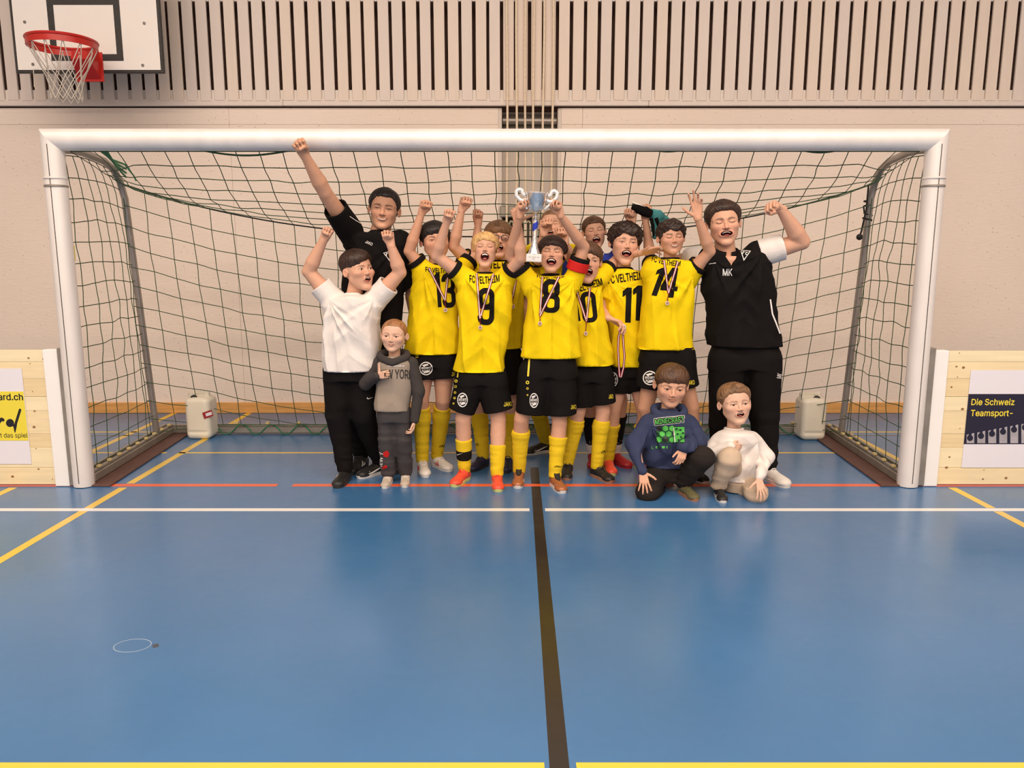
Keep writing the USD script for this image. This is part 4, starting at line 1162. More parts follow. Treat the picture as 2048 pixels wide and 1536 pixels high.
        def sleeves(p, off=0.0):
            d = np.full(len(p), 9.0, np.float32)
            for S, E, W, end, ax in sl:
                if W is None:
                    c = capsule(p, S, end, R0 + off, R1 + off)
                    c = smax(c, (p - end) @ ax.astype(np.float32), .006)
                    hollow = np.maximum(capsule(p, S, end + ax * .05, R0 - .015, R1 - .012), -(p - end + ax * .035) @ ax.astype(np.float32))
                    c = smax(c, -hollow, .004)
                else:
                    c = smin(capsule(p, S, E, R0 + off, R1 * .9 + off), capsule(p, E, E + (W - E) * .97, R1 * .88 + off, R1 * .62 + off), .03)
                d = smin(d, c, .02)
            return d
        def f(p):
            d = smin(tf(p), sleeves(p), .05 * s)
            nk = np.minimum(capsule(p, nb - up * .02, nb + up * .2, nr), 9)
            d = smax(d, -nk, .008)
            if vneck:
                q = p - nb
                vv = np.maximum(np.abs(q[:, 0]) - np.clip((q[:, 2] + vneck) * .55, 0, .2), q[:, 1] - .05)
                d = smax(d, -np.maximum(vv, -q[:, 2] - vneck), .006)
            return d
        pr = [((r[1] - r[3], r[2] - r[4], r[0]), .02) for r in tr_] + [((r[1] + r[3], r[2] + r[4], r[0]), .02) for r in tr_]
        for S, E, W, end, ax in sl:
            for q in ((S, E, W) if W is not None else (S, end)): pr.append((q, R0 + .02))
        lo, hi = self.bounds(pr)
        cx = tr_[:, 1].mean(); zs = [S[2] for S, *_ in sl]
        def folds(v):
            u = np.stack([v[:, 0] * 9 + (v[:, 2] - zt_) * 3.0 * np.sign(v[:, 0] - cx), v[:, 1] * 6, v[:, 2] * 2.2], 1)
            w = np.stack([v[:, 0] * 5, v[:, 1] * 5, v[:, 2] * 10 + np.abs(v[:, 0] - cx) * 9], 1)
            g = np.clip((zt_ - v[:, 2]) / .12, .25, 1)
            rad = np.zeros(len(v))
            for kk, (S, *_r) in enumerate(sl):
                dx, dz = v[:, 0] - S[0], v[:, 2] - S[2]
                r = np.hypot(dx, dz); th = np.arctan2(dx, -dz) * np.sign(cx - S[0] + 1e-6)
                am = np.exp(-((r - .13 * s) / (.10 * s)) ** 2) * np.clip(1.25 - np.abs(th - .25), 0, 1)
                rad += am * (ridged(np.stack([th * 3.6, r * 2.5, np.full(len(v), seed + kk * 5.0)], 1), seed + kk) - .55) * .024
            hz = np.clip(1 - (v[:, 2] - tr_[0, 0]) / .18, 0, 1)
            rad += hz * (meshkit.noise(np.stack([v[:, 0] * 12, v[:, 1] * 9, np.full(len(v), seed * 1.0)], 1), seed) - .5) * .022
            u2 = np.stack([v[:, 0] * 15 + v[:, 2] * 1.5 * np.sin(seed), v[:, 1] * 7, v[:, 2] * 1.3], 1)
            low = np.clip((zt_ - .10 - v[:, 2]) / .15, 0, 1)
            return fold * low * (ridged(u2, seed + 11) ** 2 - .35) * .016 + 1.5 * fold * rad + 1.3 * fold * g * ((ridged(u, seed) - .6) * .014 + (meshkit.noise(u * 2.2, seed + 7) - .5) * .008 + (ridged(w, seed + 3) - .6) * .009) - .002
        p, mesh = self.garment('shirt' if not long else 'pullover', f, lo, hi, m, folds=folds)
        self.shirt_p, self.shirt_m = p, mesh
        if cuff:
            for S, E, W, end, ax in sl:
                def g(p_, S=S, end=end, ax=ax.astype(np.float32)):
                    t = (p_ - end) @ ax
                    c = np.maximum(capsule(p_, S, end + ax * .03, R0 + .004, R1 + .004), -capsule(p_, S - ax * .05, end + ax * .08, R0 - .01, R1 - .008))
                    return smax(c, np.abs(t + .012) - .017, .004)
                lo2, hi2 = self.bounds([(end, R1 + .03)])
                self.garment('cuff', g, lo2, hi2, cuff, h=.0045, parent=p)
        if collar:
            cr = nr + .003
            def g(p_):
                q = p_ - (nb + up * .0)
                t = q @ up.astype(np.float32)
                rad = np.abs(np.linalg.norm(q - t[:, None] * up, axis=1) - cr) - .006
                return np.maximum(np.maximum(rad, tf(p_) - .010), -tf(p_) - .022)
            lo2, hi2 = self.bounds([(nb, cr + .06)])
            try:
                self.garment('collar', g, lo2, hi2, collar, h=.004, parent=p)
            except Exception:
                pass
        return p
    def shorts(self, m, waist_row, legs, crotch_z=None, seed=3, trim=None):
        """waist_row: (z, cx, cy, a, b); legs: [(hip, hem point, half width)] in world units."""
        s = self.s / 1.5
        z0, cx, cy, a, b = waist_row
        bl = min(l[0][2] for l in legs)
        lr = max(a * .56, .087 * s)
        wf, wr = stack_fn([(z0 + .04, cx, cy, a * .9, b * .86), (z0, cx, cy, a * .93, b * .88), (bl - .02, cx, cy + .01, a * 1.0, b * .98)], b)
        def f(p):
            d = wf(p)
            for hip, hem, w in legs:
                ax = ((hem - hip) / np.linalg.norm(hem - hip)).astype(np.float32)
                c = capsule(p, hip, hem + ax * .06, lr, w)
                c = smax(c, (p - hem) @ ax, .006)
                hol = np.maximum(capsule(p, hip, hem + ax * .06, lr - .014, w - .014), -(p - hem + ax * .045) @ ax)
                c = smax(c, -hol, .004)
                d = smin(d, c, .03)
            return d
        pr = [((cx - a, cy - b, z0 + .05), .03), ((cx + a, cy + b, z0 + .05), .03)] + [(l[1], l[2] + .03) for l in legs]
        lo, hi = self.bounds(pr)
        def folds(v):
            u = np.stack([v[:, 0] * 11, v[:, 1] * 8, v[:, 2] * 2.4], 1)
            fade = np.ones(len(v))
            for hip, hem, w in legs:
                ax = (hem - hip) / np.linalg.norm(hem - hip)
                near = np.linalg.norm((v - hem) - np.outer((v - hem) @ ax, ax), axis=1) < w * 1.2
                fade = np.where(near, np.minimum(fade, np.clip((-(v - hem) @ ax - .012) / .05, 0, 1)), fade)
            return fade * ((ridged(u, seed) - .6) * .013 + (meshkit.noise(v * 22, seed + 2) - .5) * .006)
        p, mesh = self.garment('shorts', f, lo, hi, m, folds=folds)
        self.shorts_p, self.shorts_m = p, mesh
        return p
    def pants(self, m, waist_row, legs, seed=4, rr=(.088, .066, .058, .046), name='trousers', bunch=1.0):
        s = self.s / 1.5
        z0, cx, cy, a, b = waist_row
        segs = []
        for hip, knee, ank in legs:
            c = knee + (ank - knee) * .4
            segs += [(hip, knee, rr[0] * s, rr[1] * s), (knee, c, rr[1] * s, rr[2] * s * 1.04), (c, ank, rr[2] * s, rr[3] * s)]
        bl = max(l[0][2] for l in legs)
        wf, wr = stack_fn([(z0 + .03, cx, cy, a * .92, b * .86), (z0 - .02, cx, cy, a * .95, b * .9), (min(bl, z0) - .05, cx, cy + .01, a, b)], b)
        def f(p):
            d = wf(p)
            for i in range(0, len(segs), 3):
                c = smin(smin(capsule(p, *segs[i]), capsule(p, *segs[i + 1]), .012), capsule(p, *segs[i + 2]), .012)
                d = smin(d, c, .03)
            return d
        lo, hi = self.bounds([((cx - a, cy - b, z0), .03), ((cx + a, cy + b, z0 + .03), .03)] + [(q, .1 * s) for l in legs for q in l])
        anks = np.array([l[2] for l in legs]); ks = np.array([l[1] for l in legs])
        def folds(v):
            da = np.min([np.linalg.norm(v - q, axis=1) for q in anks], 0); dk = np.min([np.linalg.norm(v - q, axis=1) for q in ks], 0)
            w = np.stack([v[:, 0] * 5, v[:, 1] * 5, v[:, 2] * 22], 1); u = np.stack([v[:, 0] * 10, v[:, 1] * 8, v[:, 2] * 3], 1)
            return bunch * ((ridged(w, seed) - .6) * (.016 * np.exp(-(da / .16) ** 2) + .009 * np.exp(-(dk / .12) ** 2)) + (ridged(u, seed + 1) - .6) * .010)
        p, mesh = self.garment(name, f, lo, hi, m, folds=folds)
        self.pants_p, self.pants_m = p, mesh
        return p
    def sock(self, K, A, top_frac, m, k=1.0, parent=None, end=1.0):
        s = self.s / 1.5 * k
        c = K + (A - K) * .3 + np.array([0, .012 * s, 0])
        a0 = K + (A - K) * top_frac; ax = ((A - K) / np.linalg.norm(A - K)).astype(np.float32)
        e0 = K + (A - K) * end
        def f(p):
            d = smin(capsule(p, K, c, .047 * s + .005, .048 * s + .006), capsule(p, c, A + ax * .02, .048 * s + .006, .032 * s + .007), .02)
            return smax(smax(d, -(p - a0) @ ax, .004), (p - e0) @ ax - .03, .004)
        lo, hi = self.bounds([(a0, .07 * s), (A, .07 * s)])
        def folds(v):
            w = np.stack([v[:, 0] * 7, v[:, 1] * 7, v[:, 2] * 32], 1)
            return (ridged(w, 3) - .6) * .0055
        return self.garment('sock', f, lo, hi, m, h=.0055, folds=folds, parent=parent)

# ------------------------------------------------------------------ prints stuck on cloth
def stick(mesh, px, py, off=.0022):
    """World points of the garment seen at these pixels, lifted off the cloth; and which of them hit."""
    v, f = mesh
    t = trimesh.Trimesh(v, f, process=False)
    d = ray(px, py); d = d / np.linalg.norm(d, axis=1, keepdims=True)
    loc, ri, ti = t.ray.intersects_location(np.tile(CAM, (len(d), 1)), d, multiple_hits=False)
    out, ok = np.full((len(d), 3), np.nan), np.zeros(len(d), bool)
    out[ri] = loc - d[ri] * off; ok[ri] = True
    return out, ok
def print_on(parent, mesh, v2, f2, m, name, off=.0022, label=None):
    """v2: pixel positions of a flat print."""
    w, ok = stick(mesh, v2[:, 0], v2[:, 1], off)
    f2 = np.asarray(f2)[ok[np.asarray(f2)].all(1)]
    if not len(f2): return
    e = np.max([np.linalg.norm(w[f2[:, i]] - w[f2[:, (i + 1) % 3]], axis=1) for i in range(3)], 0)
    f2 = f2[e < .03]
    if not len(f2): return
    used = np.unique(f2); re = np.full(len(w), -1); re[used] = np.arange(len(used)); w, f2 = w[used], re[f2]
    n = np.cross(w[f2[:, 1]] - w[f2[:, 0]], w[f2[:, 2]] - w[f2[:, 0]])
    if n[:, 1].sum() > 0: f2 = f2[:, ::-1]
    obj(name, (w, f2), M[m], parent, label=label)
def warp(v, cx, cy, w, h, rot=0.0, shear=0.0, arc=0.0):
    """Unit-box points (x right, y up, both 0..1) -> pixels in a box w x h about (cx, cy)."""
    x, y = (v[:, 0] - .5) * w, (v[:, 1] - .5) * h
    x = x + shear * y; y = y - arc * ((2 * x / max(w, 1e-6)) ** 2) * h
    c, s = math.cos(math.radians(rot)), math.sin(math.radians(rot))
    return np.c_[cx + x * c - y * s, cy - (x * s + y * c)]
def unit(v, f, size):
    v = np.asarray(v, float); lo, hi = v.min(0), v.max(0)
    v = (v - lo) / (hi - lo)
    v3, f = trimesh.remesh.subdivide_to_size(np.c_[v * size, np.zeros(len(v))], f, 2.2, max_iter=14)
    return v3[:, :2] / size, f
def text_on(parent, mesh, text, cx, cy, w, h, m, rot=0, bold=True, name='lettering', off=.0024, shear=0, arc=0, label=None):
    v, f = text_poly(text, bold); v, f = unit(v, f, np.array([w, h]))
    print_on(parent, mesh, warp(v, cx, cy, w, h, rot, shear, arc), f, m, name, off, label)
def outline_on(parent, mesh, text, cx, cy, w, h, m, rot, grow, off):
    v, f = text_poly(text, True); v = v - v.min(0); v = v / v.max(0) * [w, h]
    g = shapely.union_all([Polygon(t) for t in v[f]]).buffer(grow, join_style='mitre').buffer(.3).simplify(.15)
    for e in getattr(g, 'geoms', [g]):
        v2, f2 = flat(Polygon(e.exterior), 2.4)
        print_on(parent, mesh, warp(np.asarray(v2) / [w, h], cx, cy, w, h, rot), f2, m, 'print_outline', off)
DIG = {}
def digit(ch):
    if ch in DIG: return DIG[ch]
    w = .33
    def rr(x0, y0, x1, y1, r): return sbox(x0 + r, y0 + r, x1 - r, y1 - r).buffer(r)
    def ring(x0, y0, x1, y1, r): return rr(x0, y0, x1, y1, r).difference(rr(x0 + w * .9, y0 + w * .9, x1 - w * .9, y1 - w * .9, max(r - w * .8, .05)))
    if ch == '0': g = ring(0, 0, 1, 2, .42)
    elif ch == '8': g = ring(0, 0, 1, 1.14, .4).union(ring(.03, .87, .97, 2, .4))
    elif ch == '9': g = ring(0, .82, 1, 2, .42).union(sbox(.72, .5, 1, 1.5)).union(ring(0, 0, 1, 1.2, .42).intersection(sbox(0, 0, 1, .55)).difference(sbox(-.1, .5, .5, .6)))
    elif ch == '1': g = Polygon([(.35, 0), (.75, 0), (.75, 2), (.42, 2), (.1, 1.78), (.1, 1.45), (.35, 1.58)])
    elif ch == '3': g = ring(0, 0, 1, 1.14, .4).union(ring(0, .86, 1, 2, .4)).difference(sbox(-.1, .48, .5, 1.52)).union(sbox(.35, .87, .75, 1.13))
    elif ch == '4': g = Polygon([(.5, 2), (.9, 2), (.9, .75), (1.08, .75), (1.08, .45), (.9, .45), (.9, 0), (.58, 0), (.58, .45), (-.05, .45), (-.05, .75)]).difference(Polygon([(.58, .75), (.58, 1.5), (.28, .75)]))
    DIG[ch] = g
    return g
def digit_on(P_, ch, cx, cy, w, h, rot=0, shear=0, m='black_trim'):
    g = digit(ch); v, f = flat(g)
    v = np.asarray(v, float)
    if ch == '1': lo, hi = np.array([.1, 0]), np.array([.75, 2.0])
    else: lo, hi = v.min(0), v.max(0)
    u = (v - lo) / (hi - lo)
    v3, f = trimesh.remesh.subdivide_to_size(np.c_[u * [w, h], np.zeros(len(u))], f, 2.2, max_iter=14)
    print_on(P_.shirt_p, P_.shirt_m, warp(v3[:, :2] / [w, h], cx, cy, w, h, rot, shear), f, m, 'shirt_number')
SW = np.array([(0, .42), (.03, .72), (.16, .92), (.34, .88), (1, .18), (.36, .62), (.2, .66), (.12, .54), (.13, .36), (.2, .12)])
def swoosh_on(parent, mesh, cx, cy, w, h, rot=0, m='print_white'):
    g = affinity.rotate(Polygon(np.c_[cx + (SW[:, 0] - .5) * w, cy + (SW[:, 1] - .5) * h]), rot, origin=(cx, cy))
    poly_on(parent, mesh, g, m, 'emblem')
def poly_on(parent, mesh, poly_px, m, name, off=.0024, label=None):
    v, f = flat(poly_px, 2.4)
    print_on(parent, mesh, v, f, m, name, off, label)
def badge_on(P_, cx, cy, r, sx=1.0):
    ring = Point(0, 0).buffer(1).difference(Point(0, 0).buffer(.84))
    sw = Polygon([(-.62, -.5), (-.1, -.66), (.45, -.72), (.2, -.5), (.5, -.52), (-.3, -.28)]); sw2 = affinity.rotate(sw, 180, (0, 0))
    for g, n in ((ring, 'badge_ring'), (sw.union(sw2), 'badge_swoosh')):
        poly_on(P_.shorts_p, P_.shorts_m, affinity.translate(affinity.scale(g, r * sx, r, origin=(0, 0)), cx, cy), 'print_white', n)
    text_on(P_.shorts_p, P_.shorts_m, 'albani', cx, cy - r * .12, 1.42 * r * sx, .46 * r, 'print_white', name='badge_lettering')
    text_on(P_.shorts_p, P_.shorts_m, 'sport', cx, cy + r * .38, 1.25 * r * sx, .46 * r, 'print_white', name='badge_lettering')
def crest_on(parent, mesh, cx, cy, r, rot=0):
    t = Polygon([(-1, -.8), (1, -1), (.1, 1.1)]); i = affinity.scale(t, .62, .62, origin=(0, -.3))
    g = t.difference(affinity.scale(t, .74, .74, origin=(.03, -.35))).union(sbox(-.45, -.6, -.05, -.45)).union(sbox(-.45, -.6, -.3, -.1)).union(sbox(.1, -.62, .5, -.48)).union(sbox(.1, -.62, .22, -.1)).union(sbox(.1, -.25, .42, -.1))
    g = affinity.rotate(affinity.translate(affinity.scale(g, r, r, origin=(0, 0)), cx, cy), rot, origin=(cx, cy))
    for q in getattr(g, 'geoms', [g]): poly_on(parent, mesh, q, 'print_white', 'crest')

def medal(label, mesh, left, apex, right, disc, r=4.2):
    c, ok = stick(mesh, np.array([disc[0]]), np.array([disc[1]]), .012)
    if not ok[0]: return
    t = thing('medal', label, 'medal', c[0], 'medals on red and white ribbons')
    for a, b in ((left, apex), (right, apex)):
        n = 34; k = np.linspace(0, 1, n)
        x, y = a[0] + (b[0] - a[0]) * k, a[1] + (b[1] - a[1]) * k
        dx, dy = b[0] - a[0], b[1] - a[1]; l = math.hypot(dx, dy); nx, ny = -dy / l, dx / l
        wid = 2.3
        for s0, s1, m in ((-1, -.35, 'maroon'), (-.35, .45, 'print_white'), (.45, 1, 'maroon')):
            q0, o0 = stick(mesh, x + nx * wid * s0, y + ny * wid * s0, .007); q1, o1 = stick(mesh, x + nx * wid * s1, y + ny * wid * s1, .007)
            g = o0 & o1
            if g.sum() < 4: continue
            q0, q1 = q0[g], q1[g]
            for qq in (q0, q1): qq[1:-1, 1] = np.minimum(qq[1:-1, 1], (qq[:-2, 1] + qq[2:, 1]) / 2)
            n2 = len(q0); v = np.vstack([q0, q1]); f = []
            for i in range(n2 - 1):
                if np.linalg.norm(q0[i + 1] - q0[i]) > .06: continue
                f += [[i, i + 1, n2 + i + 1], [i, n2 + i + 1, n2 + i]]
            if not f: continue
            f = np.array(f); nn = np.cross(v[f[:, 1]] - v[f[:, 0]], v[f[:, 2]] - v[f[:, 0]])[:, 1].sum()
            obj('ribbon_stripe', (v, f if nn < 0 else f[:, ::-1]), M[m], t)
    medal_disc(t, c[0], r * mpp(c[0][1]))
    q, ok = stick(mesh, np.array([apex[0], disc[0]]), np.array([apex[1], disc[1] - r]), .009)
    if ok.all(): obj('ribbon_end', tube([q[0], q[1]], .0025, 5), M['maroon'], t)
def medal_disc(t, c, r):
    d = lathe([(0, -.002), (r * .92, -.002), (r, -.001), (r, .0015), (r * .9, .0025), (r * .82, .0015), (0, .0015)], 28)
    obj('disc', place(d, rx(math.pi / 2), c), M['silver'], t, smooth=30)
    e = trimesh.creation.annulus(r * .25, r * .5, .0008, sections=20)
    obj('relief', place(e, rx(math.pi / 2), c + [0, -.0024, 0]), M['maroon'], t)
# ------------------------------------------------------------------ people: who stands where
def wrow(Q, py, xl, xr, depth):
    a, b = P(xl, py, Q.Y), P(xr, py, Q.Y)
    return (a[2], (a[0] + b[0]) / 2, Q.Y, (b[0] - a[0]) / 2, depth)
def shorts_px(Q, py, xl, xr, legs, depth=.1, m='black', seed=3):
    return Q.shorts(m, wrow(Q, py, xl, xr, depth), [(Q.pt(h), Q.pt(e), w * mpp(Q.Y)) for h, e, w in legs], seed=seed)
def footed(Q, hip, knee, toe, yaw, L, upper, sole, laces=None, extra=None, k=1.0, high=0.0):
    A = shoe(Q.x, G(*toe), math.radians(yaw), L, upper, sole, laces, extra, high)
    return Q.leg(hip, knee, A, k)
def club_name(Q, *a, **k): text_on(Q.shirt_p, Q.shirt_m, *a, 'black_trim', name='team_name', **k)
def jako_shorts(Q, x, y, w=20, rot=4): text_on(Q.shorts_p, Q.shorts_m, 'JAKO', x, y, w, 9, 'print_yellow', rot=rot)
def jako_sock(Q, sk, x, y, w=20): text_on(sk[0], sk[1], 'JAKO', x, y, w, 5, 'black_trim')
def dots_on(Q, pts):
    for i, (x, y, r) in enumerate(pts): poly_on(Q.shorts_p, Q.shorts_m, Point(x, y).buffer(r).difference(Point(x, y).buffer(r * .45)), 'print_yellow', 'stripe_dot')
def stripes3(m='print_white', side=1):
    def ex(s, W):
        for k in range(3):
            y = -.02 + .075 * k
            obj('side_stripe', tube(W(np.array([(side * .135, y - .05, .10), (side * .128, y, .17), (side * .10, y + .04, .22)])), .004, 5), M[m], s)
    return ex
def swoosh(m='print_white', side=1):
    def ex(s, W):
        obj('side_stripe', tube(W(np.array([(side * .150, -.26, .11), (side * .145, -.12, .11), (side * .142, .05, .16), (side * .138, .22, .21)])), [.002, .0055, .005, .002], 6), M[m], s, smooth=True)
    return ex

def coach_left():
    Q = Person('man in black sports shirt raising one fist over the crossbar', .32, 'tan', 'black', 1.82, G(745, 950))
    Q.head((772, 375), (765, 461), yaw=4, pitch=2, roll=7, hs='short', mouth='closed', smile=1.0, mw=.13, eye=.017, kid=False, neckbase=(757, 474), neck=.235, nose=1.15, teeth=True, w=1.06, cheek=1.05)
    a1 = Q.arm(1, (700, 462, .26), (650, 385, .02), (610, 311, -.125), 'fist', n=(.25, -.95, 0), k=1.02, hl=.185)
    a2 = Q.arm(-1, (800, 486, .33), (823, 575, .40), (828, 640, .40), 'relax', n=(-1, -.2, 0), k=1.02)
    Q.torso([(463, 742, 775), (472, 712, 795), (492, 690, 812), (570, 685, 806), (620, 690, 800), (650, 690, 800)], .125, lean=0)
    kl = footed(Q, (722, 660), (705, 800), (697, 952), -12, .295, 'shoe_black', 'sole_dark', 'shoe_black', stripes3(side=1))
    kr = footed(Q, (768, 660), (778, 800), (790, 950), 10, .295, 'shoe_black', 'sole_dark', 'shoe_black')
    Q.finish()
    Q.shirt('black', [(a1[0], a1[1], .62), (a2[0], a2[1], .93)], seed=11, collar='black_trim', r0=.068, sr=.062)
    Q.pants('black', wrow(Q, 650, 690, 800, .12), [(kl[0], kl[1], kl[2]), (kr[0], kr[1], kr[2])], seed=12)
    text_on(Q.shirt_p, Q.shirt_m, 'JAKO', 738, 486, 15, 6, 'print_white', rot=-24)
    crest_on(Q.shirt_p, Q.shirt_m, 777, 512, 10, -8)
    poly_on(Q.shirt_p, Q.shirt_m, LineString([(700, 433), (712, 441), (724, 448), (727, 446), (741, 452)]).buffer(.7), 'print_white', 'piping')
    return Q

def tee_boy():
    Q = Person('boy in plain white T-shirt and black joggers with both fists raised', .08, 'fair', 'dark', 1.5, G(705, 965))
    Q.head((703, 499), (729, 583), yaw=48, pitch=6, roll=-5, hs='side', mouth='open', mw=.085, mh=.062, eye=.030, neckbase=(707, 592), neck=.20, w=1.12, cheek=1.25, gaze=(.25, .05))
    a1 = Q.arm(1, (664, 598, .08), (617, 543, .05), (647, 480, .0), 'fist', n=(.2, -.95, .1), k=1.16)
    a2 = Q.arm(-1, (752, 598, .08), (800, 545, .05), (782, 491, .0), 'fist', n=(-.2, -.95, .1), d=(-.18, 0, 1), k=1.16)
    Q.torso([(588, 690, 722), (596, 668, 745), (612, 653, 757), (650, 651, 755), (690, 648, 757), (725, 647, 753), (740, 648, 752)], .125)
    l1 = footed(Q, (678, 742), (676, 830), (672, 978), -6, .25, 'shoe_black', 'sole_dark', None, stripes3(side=-1), k=1.1)
    l2 = footed(Q, (724, 742), (727, 830), (714, 958), -42, .25, 'shoe_black', 'sole_white', None, swoosh(side=1), k=1.1)
    Q.finish()
    Q.shirt('white', [(a1[0], a1[1], .52), (a2[0], a2[1], .55)], seed=21, collar='white', r0=.072, sr=.070, fold=1.1)
    Q.pants('black', wrow(Q, 742, 653, 750, .125), [l1, l2], seed=22, rr=(.096, .074, .062, .05))
    swoosh_on(Q.pants_p, Q.pants_m, 740, 796, 13, 6)
    return Q

def straps(s, W):
    for y, z in ((-.13, .235), (.0, .29)):
        t = np.linspace(-1.25, 1.25, 9)
        g = [W(np.c_[.152 * np.sin(t), np.full(9, y + d) + .05 * (1 - np.cos(t)), z - .10 + .105 * np.cos(t) + d * .35]) for d in (-.04, .04)]
        v = np.vstack(g); f = np.array([q for i in range(8) for q in ([i, i + 1, 9 + i + 1], [i, 9 + i + 1, 9 + i])])
        obj('velcro_strap', trimesh.Trimesh(np.vstack([v, v - [0, 0, .004]]), np.vstack([f, f[:, ::-1] + 18]), process=False), M['shoe_beige'], s)
        for q in g: obj('strap_edge', tube(q, .002, 5), M['sole_white'], s)
def toddler():
    Q = Person('toddler in taupe and charcoal hoodie giving a thumbs up', .02, 'pale', 'ginger', 1.02, G(788, 970))
    Q.head((787, 638), (789, 703), yaw=-6, pitch=0, roll=3, hs='crop', mouth='closed', mw=.085, eye=.028, neckbase=(788, 711), neck=.17, w=1.16, nose=.8, iris=(.03, .016, .01), cheek=1.1, chinw=.9)
    a1 = Q.arm(1, (757, 726, .02), (731, 768, -.01), (756, 752, -.10), 'thumb', d=(.85, -.5, .22), n=(.45, .85, 0), hl=.118, k=1.0)
    a2 = Q.arm(-1, (822, 727, .02), (837, 782, .0), (829, 842, -.02), 'relax', n=(-1, -.1, 0), hl=.105)
    Q.torso([(711, 772, 806), (716, 762, 816), (726, 754, 824), (780, 752, 823), (806, 750, 822), (820, 752, 821)], .085)
    l1 = footed(Q, (774, 825), (772, 880), (768, 978), -4, .18, 'shoe_beige', 'sole_white', None, straps, k=1.0)
    l2 = footed(Q, (802, 825), (806, 880), (809, 976), 4, .18, 'shoe_beige', 'sole_white', None, straps, k=1.0)
    Q.finish()
    Q.shirt('taupe', [], seed=31, collar=None, fold=.7)
    for i, (S, E, W) in enumerate((a1, a2)):
        def f(p, S=S, E=E, W=W): return smin(capsule(p, S, E, .042, .036), capsule(p, E, E + (W - E) * .96, .036, .027), .02)
        lo, hi = Q.bounds([(S, .05), (E, .05), (W, .04)])
        Q.garment('sleeve', f, lo, hi, 'charcoal', folds=lambda v: (ridged(v * [12, 12, 17] + v[:, ::-1] * 6, 5) - .6) * .005, parent=Q.shirt_p, label='charcoal sleeve')
    nb = Q.nb
    def hood(p):
        q = p - (nb + [0, -.030, -.010])
        q = q.copy(); sag = q[:, 2] + .30 * np.clip(-q[:, 1], -.03, .1) - .012 + .25 * np.clip(.05 - np.abs(q[:, 0]), 0, .05) * (q[:, 1] < 0)
        r = np.sqrt((np.sqrt((q[:, 0] / 1.15) ** 2 + q[:, 1] ** 2) - .070) ** 2 + (sag * .8) ** 2) - .018
        return r
    Q.garment('hood', hood, nb - .14, nb + .14, 'charcoal', h=.005, parent=Q.shirt_p, label='charcoal hood')
    def band(p): return smax(Q.tf(p, .004), np.abs(p[:, 2] - (Q.tr[0, 0] + .018)) - .02, .006)
    Q.pants('grey_pants', wrow(Q, 822, 756, 819, .08), [l1, l2], seed=32, rr=(.085, .070, .066, .058))
    text_on(Q.shirt_p, Q.shirt_m, 'PROTECTOR OF', 793, 732, 33, 4, 'print_white')
    text_on(Q.shirt_p, Q.shirt_m, 'NEW YORK', 791, 748, 70, 19, 'charcoal', arc=.12)
    text_on(Q.pants_p, Q.pants_m, 'NEW Y', 761, 921, 34, 9, 'print_white', rot=84)
    poly_on(Q.pants_p, Q.pants_m, Polygon([(767, 906), (774, 902), (778, 907), (775, 914), (768, 912)]).buffer(1), 'red_cloth', 'print_patch')
    poly_on(Q.pants_p, Q.pants_m, Polygon([(765, 934), (772, 931), (774, 935), (766, 938)]).buffer(.8), 'red_cloth', 'print_patch')
    return Q

def boy13():
    Q = Person('dark haired boy in yellow jersey number 13, one eye hidden by an arm', .25, 'mid', 'black', 1.5, G(870, 945))
    Q.head((869, 441), (873, 520), yaw=14, pitch=4, roll=-3, hs='fringe', mouth='closed', smile=.8, mw=.12, eye=.016, neckbase=(872, 530), neck=.19)
    a1 = Q.arm(1, (850, 545, .24), (818, 503, .2), (843, 427, .16), 'fist', n=(.6, -.8, 0))
    a2 = Q.arm(-1, (918, 545, .26), (952, 505, .34), (956, 448, .36), 'fist', n=(0, -1, 0), d=(.02, 0, 1))
    Q.torso([(530, 856, 890), (538, 838, 905), (553, 827, 918), (620, 823, 916), (680, 818, 914), (707, 815, 914)], .10)
    l1 = footed(Q, (846, 735), (843, 800), (852, 956), 14, .24, 'shoe_white', 'sole_white', 'print_white', stripes3('shoe_red', -1))
    l2 = footed(Q, (888, 735), (886, 800), (903, 944), 38, .24, 'shoe_white', 'sole_white', 'print_white', stripes3('shoe_red', -1))
    Q.finish()
    Q.shirt('yellow', [(a1[0], a1[1], .62), (a2[0], a2[1], .6)], cuff='black_trim', seed=41)
    shorts_px(Q, 712, 818, 912, [((845, 725), (846, 756), 31), ((888, 725), (890, 754), 31)], seed=43)
    s1 = Q.sock(l1[1], l1[2], .12, 'yellow_sock'); s2 = Q.sock(l2[1], l2[2], .12, 'yellow_sock')
    jako_sock(Q, s2, 888, 892)
    badge_on(Q, 852, 737, 13.5); jako_shorts(Q, 909, 748, 12); dots_on(Q, [(834, 713, 3)])
    digit_on(Q, '1', 875, 580, 12, 69, rot=4); digit_on(Q, '3', 897, 581, 26, 69, rot=3)
    club_name(Q, 'FC VELTHEIM', 880, 541, 58, 10, arc=-.3)
    medal('silver medal hanging on the chest of number 13', Q.shirt_m, (858, 536), (890, 601), (897, 541), (891, 620))
    return Q

